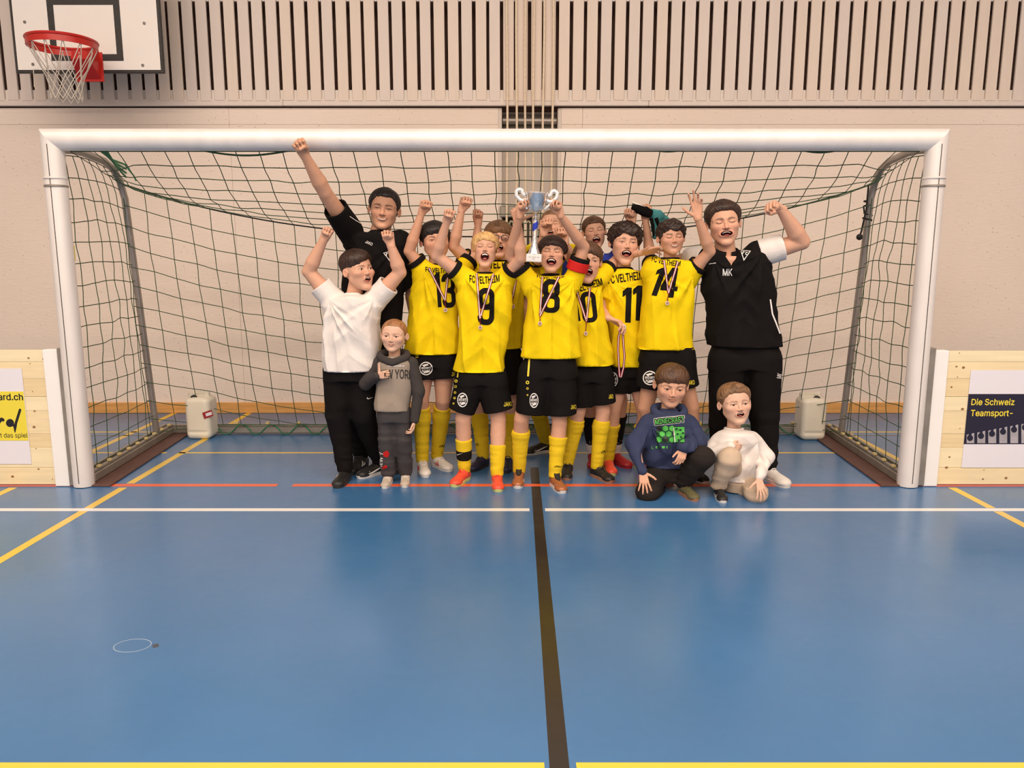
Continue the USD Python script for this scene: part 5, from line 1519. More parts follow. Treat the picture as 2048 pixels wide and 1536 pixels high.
def boy9():
    Q = Person('blond shouting boy in yellow jersey number 9 with coral shoes', .08, 'fair', 'blond', 1.5, G(950, 968))
    Q.head((973, 463), (969, 535), yaw=-1, pitch=12, roll=1, hs='sweep', mouth='open', mw=.115, mh=.125, eye=.006, neckbase=(969, 547), neck=.185, brow=-.4, w=1.18, k=1.06)
    a1 = Q.arm(1, (930, 556, .08), (873, 512, .02), (893, 445, -.06), 'fist', n=(.1, -1, 0))
    a2 = Q.arm(-1, (1011, 556, .08), (1041, 517, -.02), (1036, 446, -.07), 'thumb', n=(-.25, .97, 0), d=(-.12, 0, 1))
    Q.torso([(547, 952, 986), (554, 936, 1004), (568, 921, 1019), (641, 917, 1018), (700, 912, 1013), (742, 909, 1011)], .10)
    l1 = footed(Q, (944, 765), (926, 838), (905, 975), -22, .238, 'shoe_coral', 'sole_lime', 'shoe_coral')
    l2 = footed(Q, (984, 765), (997, 838), (997, 985), 4, .238, 'shoe_coral', 'sole_lime', 'shoe_coral')
    Q.finish()
    Q.shirt('yellow', [(a1[0], a1[1], .45), (a2[0], a2[1], .55)], cuff='black_trim', seed=51, fold=1.2)
    shorts_px(Q, 745, 910, 1012, [((943, 760), (923, 822), 27), ((984, 760), (997, 820), 32)], seed=53)
    s1 = Q.sock(l1[1], l1[2], .42, 'yellow_sock'); s2 = Q.sock(l2[1], l2[2], .50, 'yellow_sock')
    K, A = l1[1], l1[2]
    bnd = Q.sock(K + [0, 0, 0], A, .63, 'black_trim', 1.045, end=.74)
    swoosh_on(bnd[0], bnd[1], 918, 908, 16, 6)
    badge_on(Q, 925, 800, 14.5, .72); jako_shorts(Q, 1017, 808, 19)
    dots_on(Q, [(912, 762, 3.2), (911, 773, 2.8), (910, 785, 2.5), (909, 796, 2.4), (907, 807, 2)])
    poly_on(Q.shorts_p, Q.shorts_m, Polygon([(916, 736), (918.5, 736), (916, 755), (913.5, 755)]), 'print_yellow', 'side_stripe')
    digit_on(Q, '9', 972, 613, 33, 74, rot=-1)
    club_name(Q, 'FC VELTHEIM', 969, 560, 60, 15, arc=-.25, rot=1)
    medal('silver medal on red and white ribbon over jersey number 9', Q.shirt_m, (953, 541), (960, 637), (989, 541), (960.5, 655))
    return Q

def glasses_boy():
    Q = Person('boy with dark glasses half hidden behind the blond number 9', .40, 'fair', 'light', 1.52, G(985, 940))
    Q.head((996, 440), (1000, 519), yaw=6, pitch=6, roll=3, hs='bowl', mouth='open', mw=.10, mh=.085, eye=.005, neckbase=(1000, 527), neck=.19, w=1.14)
    a1 = Q.arm(1, (950, 536, .38), (907, 493, .28), (923, 421, .22), 'fist', n=(.5, -.85, 0), d=(.35, -.1, .94))
    a2 = Q.arm(-1, (1043, 540, .42), (1052, 600, .46), (1050, 660, .46), 'relax', n=(-1, 0, 0))
    Q.torso([(523, 982, 1018), (532, 962, 1036), (548, 950, 1048), (620, 950, 1046), (680, 948, 1044), (696, 948, 1044)], .095)
    l1 = footed(Q, (976, 715), (957, 812), (938, 945), -30, .24, 'shoe_navy', 'sole_dark', 'shoe_navy')
    l2 = footed(Q, (1018, 715), (1018, 812), (1010, 948), -8, .24, 'shoe_navy', 'sole_dark', 'shoe_navy')
    Q.finish()
    Q.shirt('yellow', [(a1[0], a1[1], .55), (a2[0], a2[1], .6)], cuff='black_trim', seed=61)
    shorts_px(Q, 702, 950, 1042, [((975, 715), (968, 786), 30), ((1016, 715), (1018, 786), 30)], seed=63)
    s1 = Q.sock(l1[1], l1[2], .12, 'yellow_sock'); s2 = Q.sock(l2[1], l2[2], .12, 'yellow_sock')
    jako_sock(Q, s1, 947, 889)
    club_name(Q, 'FC VELTHEIM', 1000, 528, 84, 17, rot=3)
    poly_on(Q.shirt_p, Q.shirt_m, sbox(1014, 570, 1023, 625), 'black_trim', 'shirt_number')
    H = Q.h; W = Q.toW
    g = names.get('x'); gp = obj('glasses', tube(W(np.array([(-.035, -.44, .02), (0, -.452, .035), (.035, -.44, .02)])), .0022, 6), M['glasses'], Q.x, label='dark rectangular glasses')
    for s in (-1, 1):
        t = np.linspace(0, math.tau, 25)
        px = s * (.145 + .105 * np.sign(np.cos(t)) * np.abs(np.cos(t)) ** .6); pz_ = .0 + .068 * np.sign(np.sin(t)) * np.abs(np.sin(t)) ** .6
        ring = W(np.c_[px, -.425 + .25 * px ** 2, pz_])
        obj('lens_rim', tube(ring, .0024, 6, False), M['glasses'], gp)
        v = np.vstack([ring[:-1], ring[:-1].mean(0)]); n = len(v) - 1
        obj('lens', (v, np.array([[i, (i + 1) % n, n] for i in range(n)])), M['lens'], gp)
        obj('temple', tube(W(np.array([(s * .25, -.405, .02), (s * .345, -.25, .02), (s * .37, .05, .02)])), .0024, 6), M['glasses'], gp)
    medal('silver medal of the boy with glasses, beside the trophy holder', Q.shirt_m, (1003, 535), (1025, 597), (1036, 540), (1026, 613))
    return Q

def trophy_boy():
    Q = Person('shouting boy number 8 with red captain armband holding the trophy up', .03, 'mid', 'dark', 1.46, G(1075, 968))
    Q.head((1106, 470), (1103, 547), yaw=-5, pitch=10, roll=3, hs='bowl', mouth='open', mw=.13, mh=.105, eye=.006, neckbase=(1101, 550), neck=.18, cheek=1.15, brow=-.2, w=1.18, k=1.03, hair_extra=dict(sym((0, .19), (30, .17), (50, .08), (66, .0), (85, -.02), (100, .0), (125, -.12), (180, -.26))))
    a1 = Q.arm(1, (1062, 566, .04), (1021, 512, .02), (1039, 432, -.14), 'grip', n=(.75, -.66, 0), d=(.12, -.1, 1))
    a2 = Q.arm(-1, (1147, 560, .04), (1168, 494, .0), (1121, 431, -.14), 'grip', n=(-.75, -.66, 0), d=(-.25, -.1, 1))
    Q.torso([(550, 1084, 1120), (558, 1066, 1138), (578, 1054, 1152), (640, 1053, 1153), (690, 1048, 1157), (715, 1045, 1159)], .10)
    l1 = footed(Q, (1068, 745), (1043, 838), (1035, 978), -4, .235, 'shoe_copper', 'sole_white', None, tongue_flap)
    l2 = footed(Q, (1115, 745), (1119, 846), (1127, 988), 14, .235, 'shoe_copper', 'sole_white', None, tongue_flap)
    Q.finish()
    Q.shirt('yellow', [(a1[0], a1[1], .55), (a2[0], a2[1], .68)], cuff='black_trim', seed=71, fold=1.1)
    S, E = a2[0], a2[1]; ax = (E - S) / np.linalg.norm(E - S)
    c0, c1 = S + (E - S) * .30, S + (E - S) * .58
    def band(p): return smax(capsule(p, S, E, .068, .060), np.maximum((p - c1) @ ax, -(p - c0) @ ax), .004)
    lo, hi = Q.bounds([(c0, .08), (c1, .08)]); Q.garment('armband', band, lo, hi, 'red_cloth', h=.005, label='red captain armband')
    shorts_px(Q, 722, 1046, 1157, [((1070, 745), (1061, 826), 31), ((1120, 745), (1123, 828), 31)], seed=73)
    s1 = Q.sock(l1[1], l1[2], .24, 'yellow_sock'); s2 = Q.sock(l2[1], l2[2], .28, 'yellow_sock')
    text_on(s2[0], s2[1], 'JAKO', 1117, 933, 18, 4, 'black_trim', rot=-4)
    badge_on(Q, 1068, 801, 15, .6); jako_shorts(Q, 1147, 814, 11)
    poly_on(Q.shorts_p, Q.shorts_m, Polygon([(1057, 716), (1060.5, 716), (1058, 753), (1054, 753)]), 'print_yellow', 'side_stripe')
    dots_on(Q, [(1055, 765, 3.6), (1055, 777, 2.4), (1055, 790, 1.8)])
    digit_on(Q, '8', 1102, 592, 36, 67, rot=-2)
    club_name(Q, 'FC VELTHEIM', 1101, 555, 54, 8, arc=-.5)
    medal('silver medal on striped ribbon over jersey number 8', Q.shirt_m, (1085, 548), (1080, 632), (1119, 551), (1080, 647))
    return Q
def tongue_flap(s, W):
    m = m3.Manifold.hull_points(W(np.array([(-.08, .1, .40), (.08, .1, .40), (-.075, -.02, .285), (.075, -.02, .285), (0, -.20, .215), (-.07, .12, .33), (.07, .12, .33), (0, -.16, .16)])).astype(np.float32))
    obj('tongue_flap', m, M['shoe_black'], s, label='black tongue panel')

def hidden_boy():
    Q = Person('boy in yellow jersey mostly hidden behind the trophy', .62, 'fair', 'light', 1.66, G(1085, 915))
    Q.head((1102, 419), (1105, 485), yaw=-10, pitch=4, roll=0, hs='crop', mouth='open', mw=.09, mh=.06, eye=.008, neckbase=(1106, 487), neck=.19)
    a1 = Q.arm(1, (1066, 508, .60), (1078, 520, .38), (1087, 468, .28), 'fist', n=(.5, -.85, 0), d=(.1, 0, 1), k=.95)
    a2 = Q.arm(-1, (1143, 508, .60), (1150, 530, .42), (1130, 486, .30), 'fist', n=(-.5, -.85, 0), d=(-.15, 0, 1), k=.95)
    Q.torso([(484, 1090, 1122), (491, 1070, 1142), (506, 1058, 1152), (600, 1060, 1150), (660, 1060, 1150)], .10)
    l1 = footed(Q, (1086, 690), (1072, 800), (1048, 910), -60, .25, 'shoe_black', 'sole_white', None, swoosh(side=1))
    l2 = footed(Q, (1128, 690), (1130, 800), (1132, 916), 4, .25, 'shoe_black', 'sole_white', None)
    Q.finish()
    Q.shirt('yellow', [(a1[0], a1[1], .6), (a2[0], a2[1], .6)], cuff='black_trim', seed=81)
    shorts_px(Q, 670, 1062, 1148, [((1086, 690), (1080, 770), 28), ((1128, 690), (1130, 770), 28)], seed=83)
    Q.sock(l1[1], l1[2], .2, 'yellow_sock'); Q.sock(l2[1], l2[2], .2, 'yellow_sock')
    return Q

def keeper():
    Q = Person('shouting goalkeeper in blue jersey with red shoes', .46, 'fair', 'brown', 1.6, G(1215, 930))
    Q.head((1183, 432), (1195, 501), yaw=2, pitch=6, roll=-6, hs='short', mouth='open', mw=.12, mh=.10, eye=.007, neckbase=(1190, 508), neck=.2, cheek=1.2, brow=-.5, hair_extra=dict(sym((0, .25), (35, .23), (52, .12), (64, .02), (74, -.04), (84, .02), (100, .06), (118, -.12), (180, -.27))))
    a1 = Q.arm(1, (1146, 535, .46), (1135, 600, .5), (1140, 660, .5), 'relax', n=(1, 0, 0))
    a2 = Q.arm(-1, (1226, 530, .46), (1252, 490, .44), (1264, 448, .40), 'fist', n=(-.7, -.7, 0), d=(0, 0, 1))
    Q.torso([(505, 1172, 1208), (513, 1150, 1226), (530, 1138, 1238), (600, 1142, 1234), (670, 1142, 1232)], .105)
    l1 = footed(Q, (1183, 700), (1179, 800), (1186, 940), -6, .25, 'shoe_red', 'shoe_red', None)
    l2 = footed(Q, (1216, 700), (1240, 800), (1262, 938), 30, .25, 'shoe_red', 'shoe_red', None)
    Q.finish()
    Q.shirt('blue', [(a1[0], a1[1], .6), (a2[0], a2[1], .6)], seed=91, collar='blue')
    shorts_px(Q, 680, 1145, 1230, [((1183, 700), (1178, 778), 29), ((1216, 700), (1232, 778), 29)], seed=93)
    for l in (l1, l2):
        Q.sock(l[1], l[2], .30, 'black_trim', end=.78); Q.sock(l[1], l[2], .74, 'white', .99)
    w, ok = stick(Q.shirt_m, np.linspace(1207, 1199, 8), np.linspace(507, 535, 8), .008)
    if ok.sum() > 2:
        t = thing('neck_ribbon', 'short white ribbon visible at the blue goalkeeper shoulder', 'ribbon', w[ok][0])
        obj('band', tube(w[ok], .004, 5), M['print_white'], t, smooth=True)
    return Q

def boy10():
    Q = Person('boy with parted brown fringe in yellow jersey beside the armband', .20, 'fair', 'brown', 1.44, G(1178, 955))
    Q.head((1178, 482), (1171, 568), yaw=5, pitch=3, roll=5, hs='fringe', mouth='open', mw=.10, mh=.095, eye=.026, neckbase=(1170, 575), neck=.18, iris=(.07, .05, .03), hair_extra=dict(sym((0, .20), (25, .14), (50, .06), (64, -.02), (85, -.04), (100, .0), (125, -.12), (180, -.26))))
    a1 = Q.arm(1, (1152, 590, .2), (1150, 640, .26), (1152, 690, .26), 'relax', n=(1, 0, 0))
    a2 = Q.arm(-1, (1199, 556, .22), (1240, 512, .42), (1282, 506, .24), 'open', d=(1, -.35, .28), n=(.1, -.5, -.85), k=.95)
    Q.torso([(570, 1150, 1186), (577, 1142, 1200), (590, 1140, 1206), (640, 1142, 1212), (700, 1143, 1222), (730, 1143, 1223)], .095)
    l1 = footed(Q, (1167, 752), (1157, 822), (1132, 962), -8, .235, 'shoe_black', 'sole_gum', 'shoe_black')
    l2 = footed(Q, (1200, 750), (1206, 824), (1226, 967), 30, .235, 'shoe_black', 'sole_gum', 'shoe_black')
    Q.finish()
    Q.shirt('yellow', [(a1[0], a1[1], .6), (a2[0], a2[1], .42)], cuff='black_trim', seed=101, fold=1.1)
    shorts_px(Q, 738, 1146, 1222, [((1160, 755), (1160, 812), 26), ((1200, 755), (1205, 806), 28)], seed=103)
    s1 = Q.sock(l1[1], l1[2], .16, 'yellow_sock'); s2 = Q.sock(l2[1], l2[2], .16, 'yellow_sock')
    jako_sock(Q, s2, 1212, 903)
    jako_shorts(Q, 1222, 793, 9)
    digit_on(Q, '1', 1150, 612, 12, 62, rot=10); digit_on(Q, '0', 1178, 614, 30, 62, rot=6)
    club_name(Q, 'FC VELTHEIM', 1170, 573, 72, 15, rot=16)
    medal('silver medal on the boy standing between jerseys 8 and 11', Q.shirt_m, (1152, 576), (1173, 643), (1181, 566), (1171.5, 667))
    return Q

def boy11():
    Q = Person('curly haired boy in yellow jersey number 11 holding his medal', .34, 'fair', 'dark', 1.54, G(1245, 945))
    Q.head((1248, 441), (1251, 532), yaw=4, pitch=3, roll=4, hs='curly', mouth='open', mw=.12, mh=.085, eye=.021, neckbase=(1247, 541), neck=.195, smile=.5, brow=.5)
    a1 = Q.arm(1, (1213, 562, .33), (1201, 624, .30), (1217, 636, .16), 'relax', d=(.95, -.3, -.3), n=(-.2, -.1, -1), k=1.05)
    a2 = Q.arm(-1, (1284, 560, .38), (1300, 610, .44), (1300, 660, .44), 'relax', n=(-1, 0, 0))
    Q.torso([(537, 1230, 1264), (545, 1212, 1280), (560, 1203, 1291), (640, 1208, 1292), (690, 1216, 1292), (732, 1224, 1288)], .10)
    l1 = footed(Q, (1240, 745), (1227, 818), (1226, 953), 4, .24, 'shoe_coral', 'sole_lime', None)
    l2 = footed(Q, (1275, 745), (1290, 830), (1306, 950), 20, .24, 'shoe_coral', 'sole_lime', None)
    Q.finish()
    Q.shirt('yellow', [(a1[0], a1[1], .55), (a2[0], a2[1], .55)], cuff=None, seed=111)
    shorts_px(Q, 738, 1226, 1288, [((1240, 745), (1237, 784), 24), ((1274, 745), (1280, 778), 24)], seed=113)
    s1 = Q.sock(l1[1], l1[2], .32, 'yellow_sock'); s2 = Q.sock(l2[1], l2[2], .3, 'yellow_sock')
    badge_on(Q, 1227, 759, 14.5, .6)
    digit_on(Q, '1', 1253.5, 610, 18, 70, rot=-2); digit_on(Q, '1', 1274.5, 606, 18, 70, rot=-2)
    club_name(Q, 'FC VELTHEIM', 1251, 555, 71, 17, rot=8)
    c = P(1247, 654, .12)
    t = thing('medal', 'silver medal held in the hand of number 11, ribbon dangling', 'medal', c, 'medals on red and white ribbons')
    medal_disc(t, c, .0165)
    t1 = [P(x, y, .14) for x, y in ((1241, 657), (1237, 675), (1236, 700), (1238, 735), (1239, 753), (1242, 755), (1247, 735), (1249, 712), (1247, 690), (1245, 660))]
    t1 = np.array(t1); k = np.linspace(0, len(t1) - 1, 40); t1 = np.stack([np.interp(k, np.arange(len(t1)), t1[:, i]) for i in range(3)], 1)
    for i, (o, m) in enumerate(((-.0045, 'maroon'), (0, 'print_white'), (.0045, 'maroon'))):
        obj('ribbon_stripe', tube(t1 + [o, 0, 0], .0028, 5), M[m], t, smooth=True)
    return Q

def boy14():
    Q = Person('smiling boy in yellow jersey number 14 with open hand raised', .18, 'mid', 'dark', 1.52, G(1365, 960))
    Q.head((1342, 437), (1343, 510), yaw=3, pitch=3, roll=-3, hs='messy', mouth='closed', smile=1.0, mw=.11, eye=.003, neckbase=(1341, 521), neck=.185, teeth=True, cheek=1.15)
    a1 = Q.arm(1, (1306, 540, .2), (1301, 520, .40), (1291, 440, .40), 'grip', n=(.3, .9, 0), d=(.05, 0, 1), k=.95)
    a2 = Q.arm(-1, (1380, 548, .17), (1420, 503, .08), (1396, 436, .0), 'wave', n=(-.25, -.95, 0), d=(-.13, 0, 1))
    Q.torso([(518, 1318, 1362), (524, 1300, 1376), (540, 1290, 1387), (620, 1286, 1386), (670, 1279, 1388), (698, 1276, 1389)], .10)
    l1 = footed(Q, (1314, 715), (1291, 815), (1339, 968), 2, .245, 'shoe_black', 'sole_white', None)
    l2 = footed(Q, (1356, 715), (1383, 815), (1413, 969), 16, .245, 'shoe_black', 'sole_white', None)
    Q.finish()
    Q.shirt('yellow', [(a1[0], a1[1], .6), (a2[0], a2[1], .45)], cuff='black_trim', seed=121)
    shorts_px(Q, 705, 1280, 1390, [((1312, 715), (1302, 776), 32), ((1358, 715), (1368, 774), 31)], seed=123)
    Q.sock(l1[1], l1[2], .3, 'yellow_sock'); Q.sock(l2[1], l2[2], .3, 'yellow_sock')
    badge_on(Q, 1300, 756, 14.5); jako_shorts(Q, 1382, 765, 15)
    digit_on(Q, '1', 1315, 563, 17, 58, rot=-10, shear=.18); digit_on(Q, '4', 1340, 565, 34, 60, rot=-4, shear=.1)
    club_name(Q, 'FC VELTHEIM', 1332, 524, 58, 11, rot=-10, arc=-.2)
    medal('silver medal low on the chest of the smiling boy with open hand', Q.shirt_m, (1328, 520), (1337, 586), (1356, 523), (1334.7, 606.5))
    return Q

def coach_right():
    Q = Person('man in black polo with white sleeves lifting his bent arm', .16, 'fair', 'dark', 1.78, G(1500, 960))
    Q.head((1446, 399), (1448, 494), yaw=-6, pitch=4, roll=-6, hs='coach', mouth='open', mw=.125, mh=.062, eye=.006, neckbase=(1453, 510), neck=.235, smile=1, cheek=1.2, w=1.14, kid=False)
    a1 = Q.arm(1, (1416, 520, .2), (1378, 518, .34), (1330, 530, .36), None, k=1.1)
    a2 = Q.arm(-1, (1515, 508, .16), (1604, 484, .10), (1563, 420, .02), 'fist', n=(-.4, -.7, -.6), d=(-.9, -.3, .35), k=1.18)
    Q.torso([(500, 1428, 1482), (507, 1412, 1515), (525, 1406, 1540), (560, 1408, 1545), (610, 1414, 1545), (660, 1419, 1556), (692, 1421, 1560)], .135)
    l1 = footed(Q, (1457, 720), (1448, 850), (1446, 962), -10, .29, 'shoe_white', 'sole_white', None)
    l2 = footed(Q, (1524, 720), (1528, 830), (1578, 977), 22, .29, 'shoe_white', 'sole_white', 'print_white', high=.1)
    Q.finish()
    Q.shirt('black', [(a1[0], a1[1], .16), (a2[0], a2[1], .14)], seed=131, fold=1.1, collar=None, vneck=.075, r0=.069, sr=.068)
    for (S, E), fr in (((a1[0], a1[1]), .95), ((a2[0], a2[1]), .60)):
        ax = ((E - S) / np.linalg.norm(E - S)).astype(np.float32); end = S + (E - S) * fr
        def slv(p, S=S, E=E, ax=ax, end=end):
            c = smax(smax(capsule(p, S - (E - S) * .05, end, .084, .078), (p - end) @ ax, .006), (S + (E - S) * .06 - p) @ ax, .006)
            hol = np.maximum(capsule(p, S, end + ax * .05, .07, .066), -(p - end + ax * .03) @ ax)
            return smax(c, -hol, .004)
        lo, hi = Q.bounds([(S, .1), (E, .1)])
        Q.garment('sleeve', slv, lo, hi, 'white', folds=lambda v: (ridged(np.stack([v[:, 0] * 16, v[:, 1] * 9, v[:, 2] * 5], 1), 6) - .6) * .008, parent=Q.shirt_p, label='white sleeve of the black polo')
    nb = Q.nb
    def col(p):
        q = p - (nb + [0, -.0, .012]); t = q[:, 2] + .28 * np.clip(-q[:, 1], -.06, .1)
        r = np.abs(np.hypot(q[:, 0], q[:, 1]) - .072 - .25 * np.clip(.02 - t, 0, .05)) - .006
        gap = .018 - np.abs(q[:, 0]) - .2 * np.clip(t, -.05, .05)
        return smax(smax(r, np.abs(t) - .026, .004), np.where(q[:, 1] < 0, gap, -1), .006)
    Q.garment('collar', col, nb - .15, nb + .15, 'black_trim', h=.0045, parent=Q.shirt_p)
    Q.pants('black', wrow(Q, 690, 1424, 1556, .122), [l1, l2], seed=132, rr=(.10, .074, .062, .052), bunch=1.2)
    text_on(Q.shirt_p, Q.shirt_m, 'MK', 1455, 544.5, 19, 14, 'print_white')
    crest_on(Q.shirt_p, Q.shirt_m, 1489, 510, 11, 12)
    poly_on(Q.shirt_p, Q.shirt_m, Polygon([(1418, 527.5), (1432, 525), (1432, 526.6), (1418, 528.6)]), 'print_white', 'emblem')
    poly_on(Q.shirt_p, Q.shirt_m, LineString([(1541, 600), (1545, 628), (1552, 645), (1560, 666)]).buffer(1.6), 'print_white', 'piping')
    text_on(Q.pants_p, Q.pants_m, 'MK', 1560, 752, 10, 12, 'print_white', rot=80)
    return Q

def kneel_pullover(Q, m, arms, seed, r, collar):
    s = [a for a in arms]
    return Q.shirt(m, [(a[0], a[1], a[2], 1) for a in s], long=True, seed=seed, r0=r[0], sr=r[1], collar=collar, fold=1.15)

def kneel_left():
    Q = Person('kneeling boy in navy hoodie with green print and olive shoes', -.06, 'fair', 'brown', 1.24, G(1335, 985))
    Q.head((1346, 727), (1340, 811), yaw=-2, pitch=-9, roll=4, hs='fringe', mouth='closed', smile=.6, mw=.095, eye=.025, neckbase=(1337, 824), neck=.165, brow=-.2, w=1.14, hair_extra=dict(top=.06, side=.02))
    a1 = Q.arm(1, (1297, 846, -.08), (1270, 890, -.14), (1285, 943, -.27), 'splay', d=(.12, -.35, -.9), n=(.1, .75, -.55), hl=.138, k=.85)
    a2 = Q.arm(-1, (1378, 847, -.08), (1398, 882, -.16), (1369, 897, -.31), 'droop', d=(-.35, -.35, -.85), n=(-.25, .9, -.3), hl=.13, k=.85)
    Q.torso([(819, 1320, 1356), (826, 1300, 1374), (842, 1286, 1388), (880, 1287, 1386), (915, 1289, 1381), (930, 1294, 1377)], .10, lean=-.15, inset=.03)
    hipR, hipL = Q.pt((1322, 935, .02)), Q.pt((1362, 935, .02))
    kR = P(1294, 984, -.24); aR = P(1330, 985, .10)
    kL = P(1404, 915, -.30)
    AL = shoe(Q.x, G(1394, 1004), math.radians(16), .215, 'shoe_olive', 'sole_gum', 'shoe_olive')
    AR = shoe(Q.x, G(1340, 972), math.radians(175), .0001 + .2, 'shoe_olive', 'sole_gum') if False else aR
    Q.leg((*hipR, 0), (1294, 984, -.24), aR, .95); Q.leg((*hipL, 0), (1404, 915, -.30), AL, .95)
    Q.finish()
    kneel_pullover(Q, 'navy', [a1, a2], 141, (.066, .062), 'navy')
    nb = Q.nb
    def hood(p):
        q = (p - (nb + [0, -.034, -.004])).copy(); sag = q[:, 2] + .36 * np.clip(-q[:, 1], -.03, .12) - .014 + .25 * np.clip(.05 - np.abs(q[:, 0]), 0, .05) * (q[:, 1] < 0)
        return np.sqrt((np.sqrt((q[:, 0] / 1.12) ** 2 + q[:, 1] ** 2) - .080) ** 2 + (sag * .75) ** 2) - .020
    Q.garment('hood', hood, nb - .15, nb + .15, 'navy', h=.005, parent=Q.shirt_p)
    Q.pants('brown_black', wrow(Q, 932, 1296, 1378, .10), [(hipR, kR, aR), (hipL, kL, AL)], seed=142, rr=(.098, .082, .07, .058), bunch=.9)
    sp, sm = Q.shirt_p, Q.shirt_m
    outline_on(sp, sm, 'MINECRAFT', 1339, 841, 58, 11, 'print_white', 6, 2.2, .0026)
    outline_on(sp, sm, 'MINECRAFT', 1339, 841, 58, 11, 'ink', 6, 1.3, .0034)
    text_on(sp, sm, 'MINECRAFT', 1339, 841, 58, 11, 'green_a', rot=6, off=.0044)
    poly_on(sp, sm, sbox(1313, 853, 1369, 886), 'green_b', 'print_panel', .0024)
    k = 0
    for r in range(3):
        for c in range(4):
            x, y = 1318 + c * 13 + (r % 2) * 6.5, 857 + r * 11
            if x > 1352: continue
            hx = Polygon([(x + 6 * math.cos(a), y + 6 * math.sin(a)) for a in np.arange(6) * math.pi / 3 + math.pi / 6])
            poly_on(sp, sm, hx, 'green_a' if (r + c) % 3 else 'shoe_black', 'print_hexagon', .0042); k += 1
    poly_on(sp, sm, sbox(1348, 854, 1369, 884), 'green_a', 'print_panel', .0052)
    poly_on(sp, sm, LineString([(1347, 856), (1350, 884)]).buffer(1), 'print_white', 'print_outline', .006)
    for i, (x, y) in enumerate(((1353, 858), (1361, 860), (1366, 866), (1355, 868), (1362, 874), (1357, 880))):
        poly_on(sp, sm, sbox(x - 2, y - 2, x + 2, y + 2), 'green_b', 'print_square', .006)
    text_on(sp, sm, 'L', 1305, 895, 4, 6, 'green_a', rot=4)
    for x, w_, m_ in ((1313, 3, 'green_a'), (1319, 4, 'green_b'), (1327, 6, 'green_a'), (1334, 2.5, 'green_a'), (1341, 2, 'green_b')):
        poly_on(sp, sm, sbox(x - w_ / 2, 892, x + w_ / 2, 897), m_, 'print_fragment')
    return Q

def kneel_right():
    Q = Person('kneeling boy in cream long sleeved top and beige trousers', -.10, 'pale', 'light', 1.14, G(1470, 990))
    Q.head((1472, 765), (1468, 848), yaw=4, pitch=7, roll=-5, hs='quiff', mouth='open', mw=.085, mh=.05, eye=.023, neckbase=(1469, 864), neck=.165, cheek=1.15, w=1.16, brow=.4, chinw=.95)
    a1 = Q.arm(1, (1437, 882, -.10), (1409, 914, -.14), (1462, 891, -.25), 'relax', d=(.75, .25, -.25), n=(.2, .9, -.2), hl=.118, k=.85)
    a2 = Q.arm(-1, (1504, 878, -.10), (1534, 915, -.14), (1518, 958, -.34), 'splay', d=(.1, -.45, -.85), n=(-.1, .75, -.6), hl=.125, k=.85)
    Q.torso([(858, 1449, 1489), (863, 1437, 1503), (876, 1428, 1514), (910, 1432, 1514), (945, 1440, 1513), (958, 1445, 1511)], .092, lean=-.1, inset=.03)
    hipR, hipL = Q.pt((1462, 955, .0)), Q.pt((1494, 955, .0))
    kR = P(1459, 917, -.29); kL = P(1512, 987, -.27); aL = P(1480, 985, .06)
    AR = shoe(Q.x, G(1447, 1007), math.radians(-4), .2, 'shoe_black', 'sole_white', None)
    Q.leg((*hipR, 0), (1459, 917, -.29), AR, .95); Q.leg((*hipL, 0), (1512, 987, -.27), aL, .95)
    Q.finish()
    kneel_pullover(Q, 'cream', [a1, a2], 151, (.058, .054), 'cream')
    Q.pants('beige', wrow(Q, 958, 1447, 1509, .085), [(hipR, kR, AR), (hipL, kL, aL)], seed=152, rr=(.095, .082, .072, .06), bunch=1.1)
    return Q

PEOPLE = [coach_left, tee_boy, toddler, boy13, boy9, glasses_boy, trophy_boy, hidden_boy, keeper, boy10, boy11, boy14, coach_right, kneel_left, kneel_right]
ONLY = None
for fn in PEOPLE:
    if ONLY and fn.__name__ not in ONLY.split(','): continue
    fn()

# ------------------------------------------------------------------ trophy and gloves
tc = P(1067, 524, -.17); k = mpp(-.17, 450)
tro = thing('trophy', 'silver trophy cup with blue band and white base held overhead', 'trophy', tc)
def tl(y): return (P(1067, y, -.17)[2] - tc[2])
lean = ry(math.radians(2.5))
def tp(m): return place(m, lean, tc)
bw = 15.5 * k
obj('base', tp(box((-bw, -bw * .8, 0), (bw, bw * .8, 16 * k), .003)), M['marble'], tro, label='white square base')
obj('plaque', tp(box((-bw * .85, -bw * .8 - .001, 2.5 * k), (bw * .85, -bw * .8 + .001, 13 * k))), M['print_white'], tro)
for a_, b_, z_ in ((-.72, -.35, 9.6), (-.2, .25, 9.4), (.4, .7, 9.2), (-.25, .15, 6)):
    obj('engraving', tp(box((bw * a_, -bw * .8 - .0014, (z_ - .35) * k), (bw * b_, -bw * .8 + .001, (z_ + .35) * k))), M['bolt'], tro)
obj('foot', tp(lathe([(0, 16 * k), (13 * k, 16 * k), (11.5 * k, 20 * k), (7.5 * k, 30 * k), (5 * k, 45 * k), (3.8 * k, 58 * k), (3.6 * k, 62 * k), (0, 62 * k)], 24)), M['chrome_bright'], tro, smooth=40)
hl_ = []
for i in range(10):
    a = i * .75; z = (20 + i * 3.6) * k; r = np.interp(z / k, [16, 20, 30, 45, 58], [13, 11.5, 7.5, 5, 3.8]) * k
    hl_.append(place(trimesh.creation.torus(1.4 * k, .35 * k, 12, 6), rz(-math.pi / 2 + (i % 3 - 1) * .6) @ ry(math.pi / 2), [0, 0, 0] + np.array([math.sin((i % 3 - 1) * .6) * r, -math.cos((i % 3 - 1) * .6) * r, z])))
obj('filigree', tp(cat(hl_)), M['steel_blue'], tro, smooth=True)
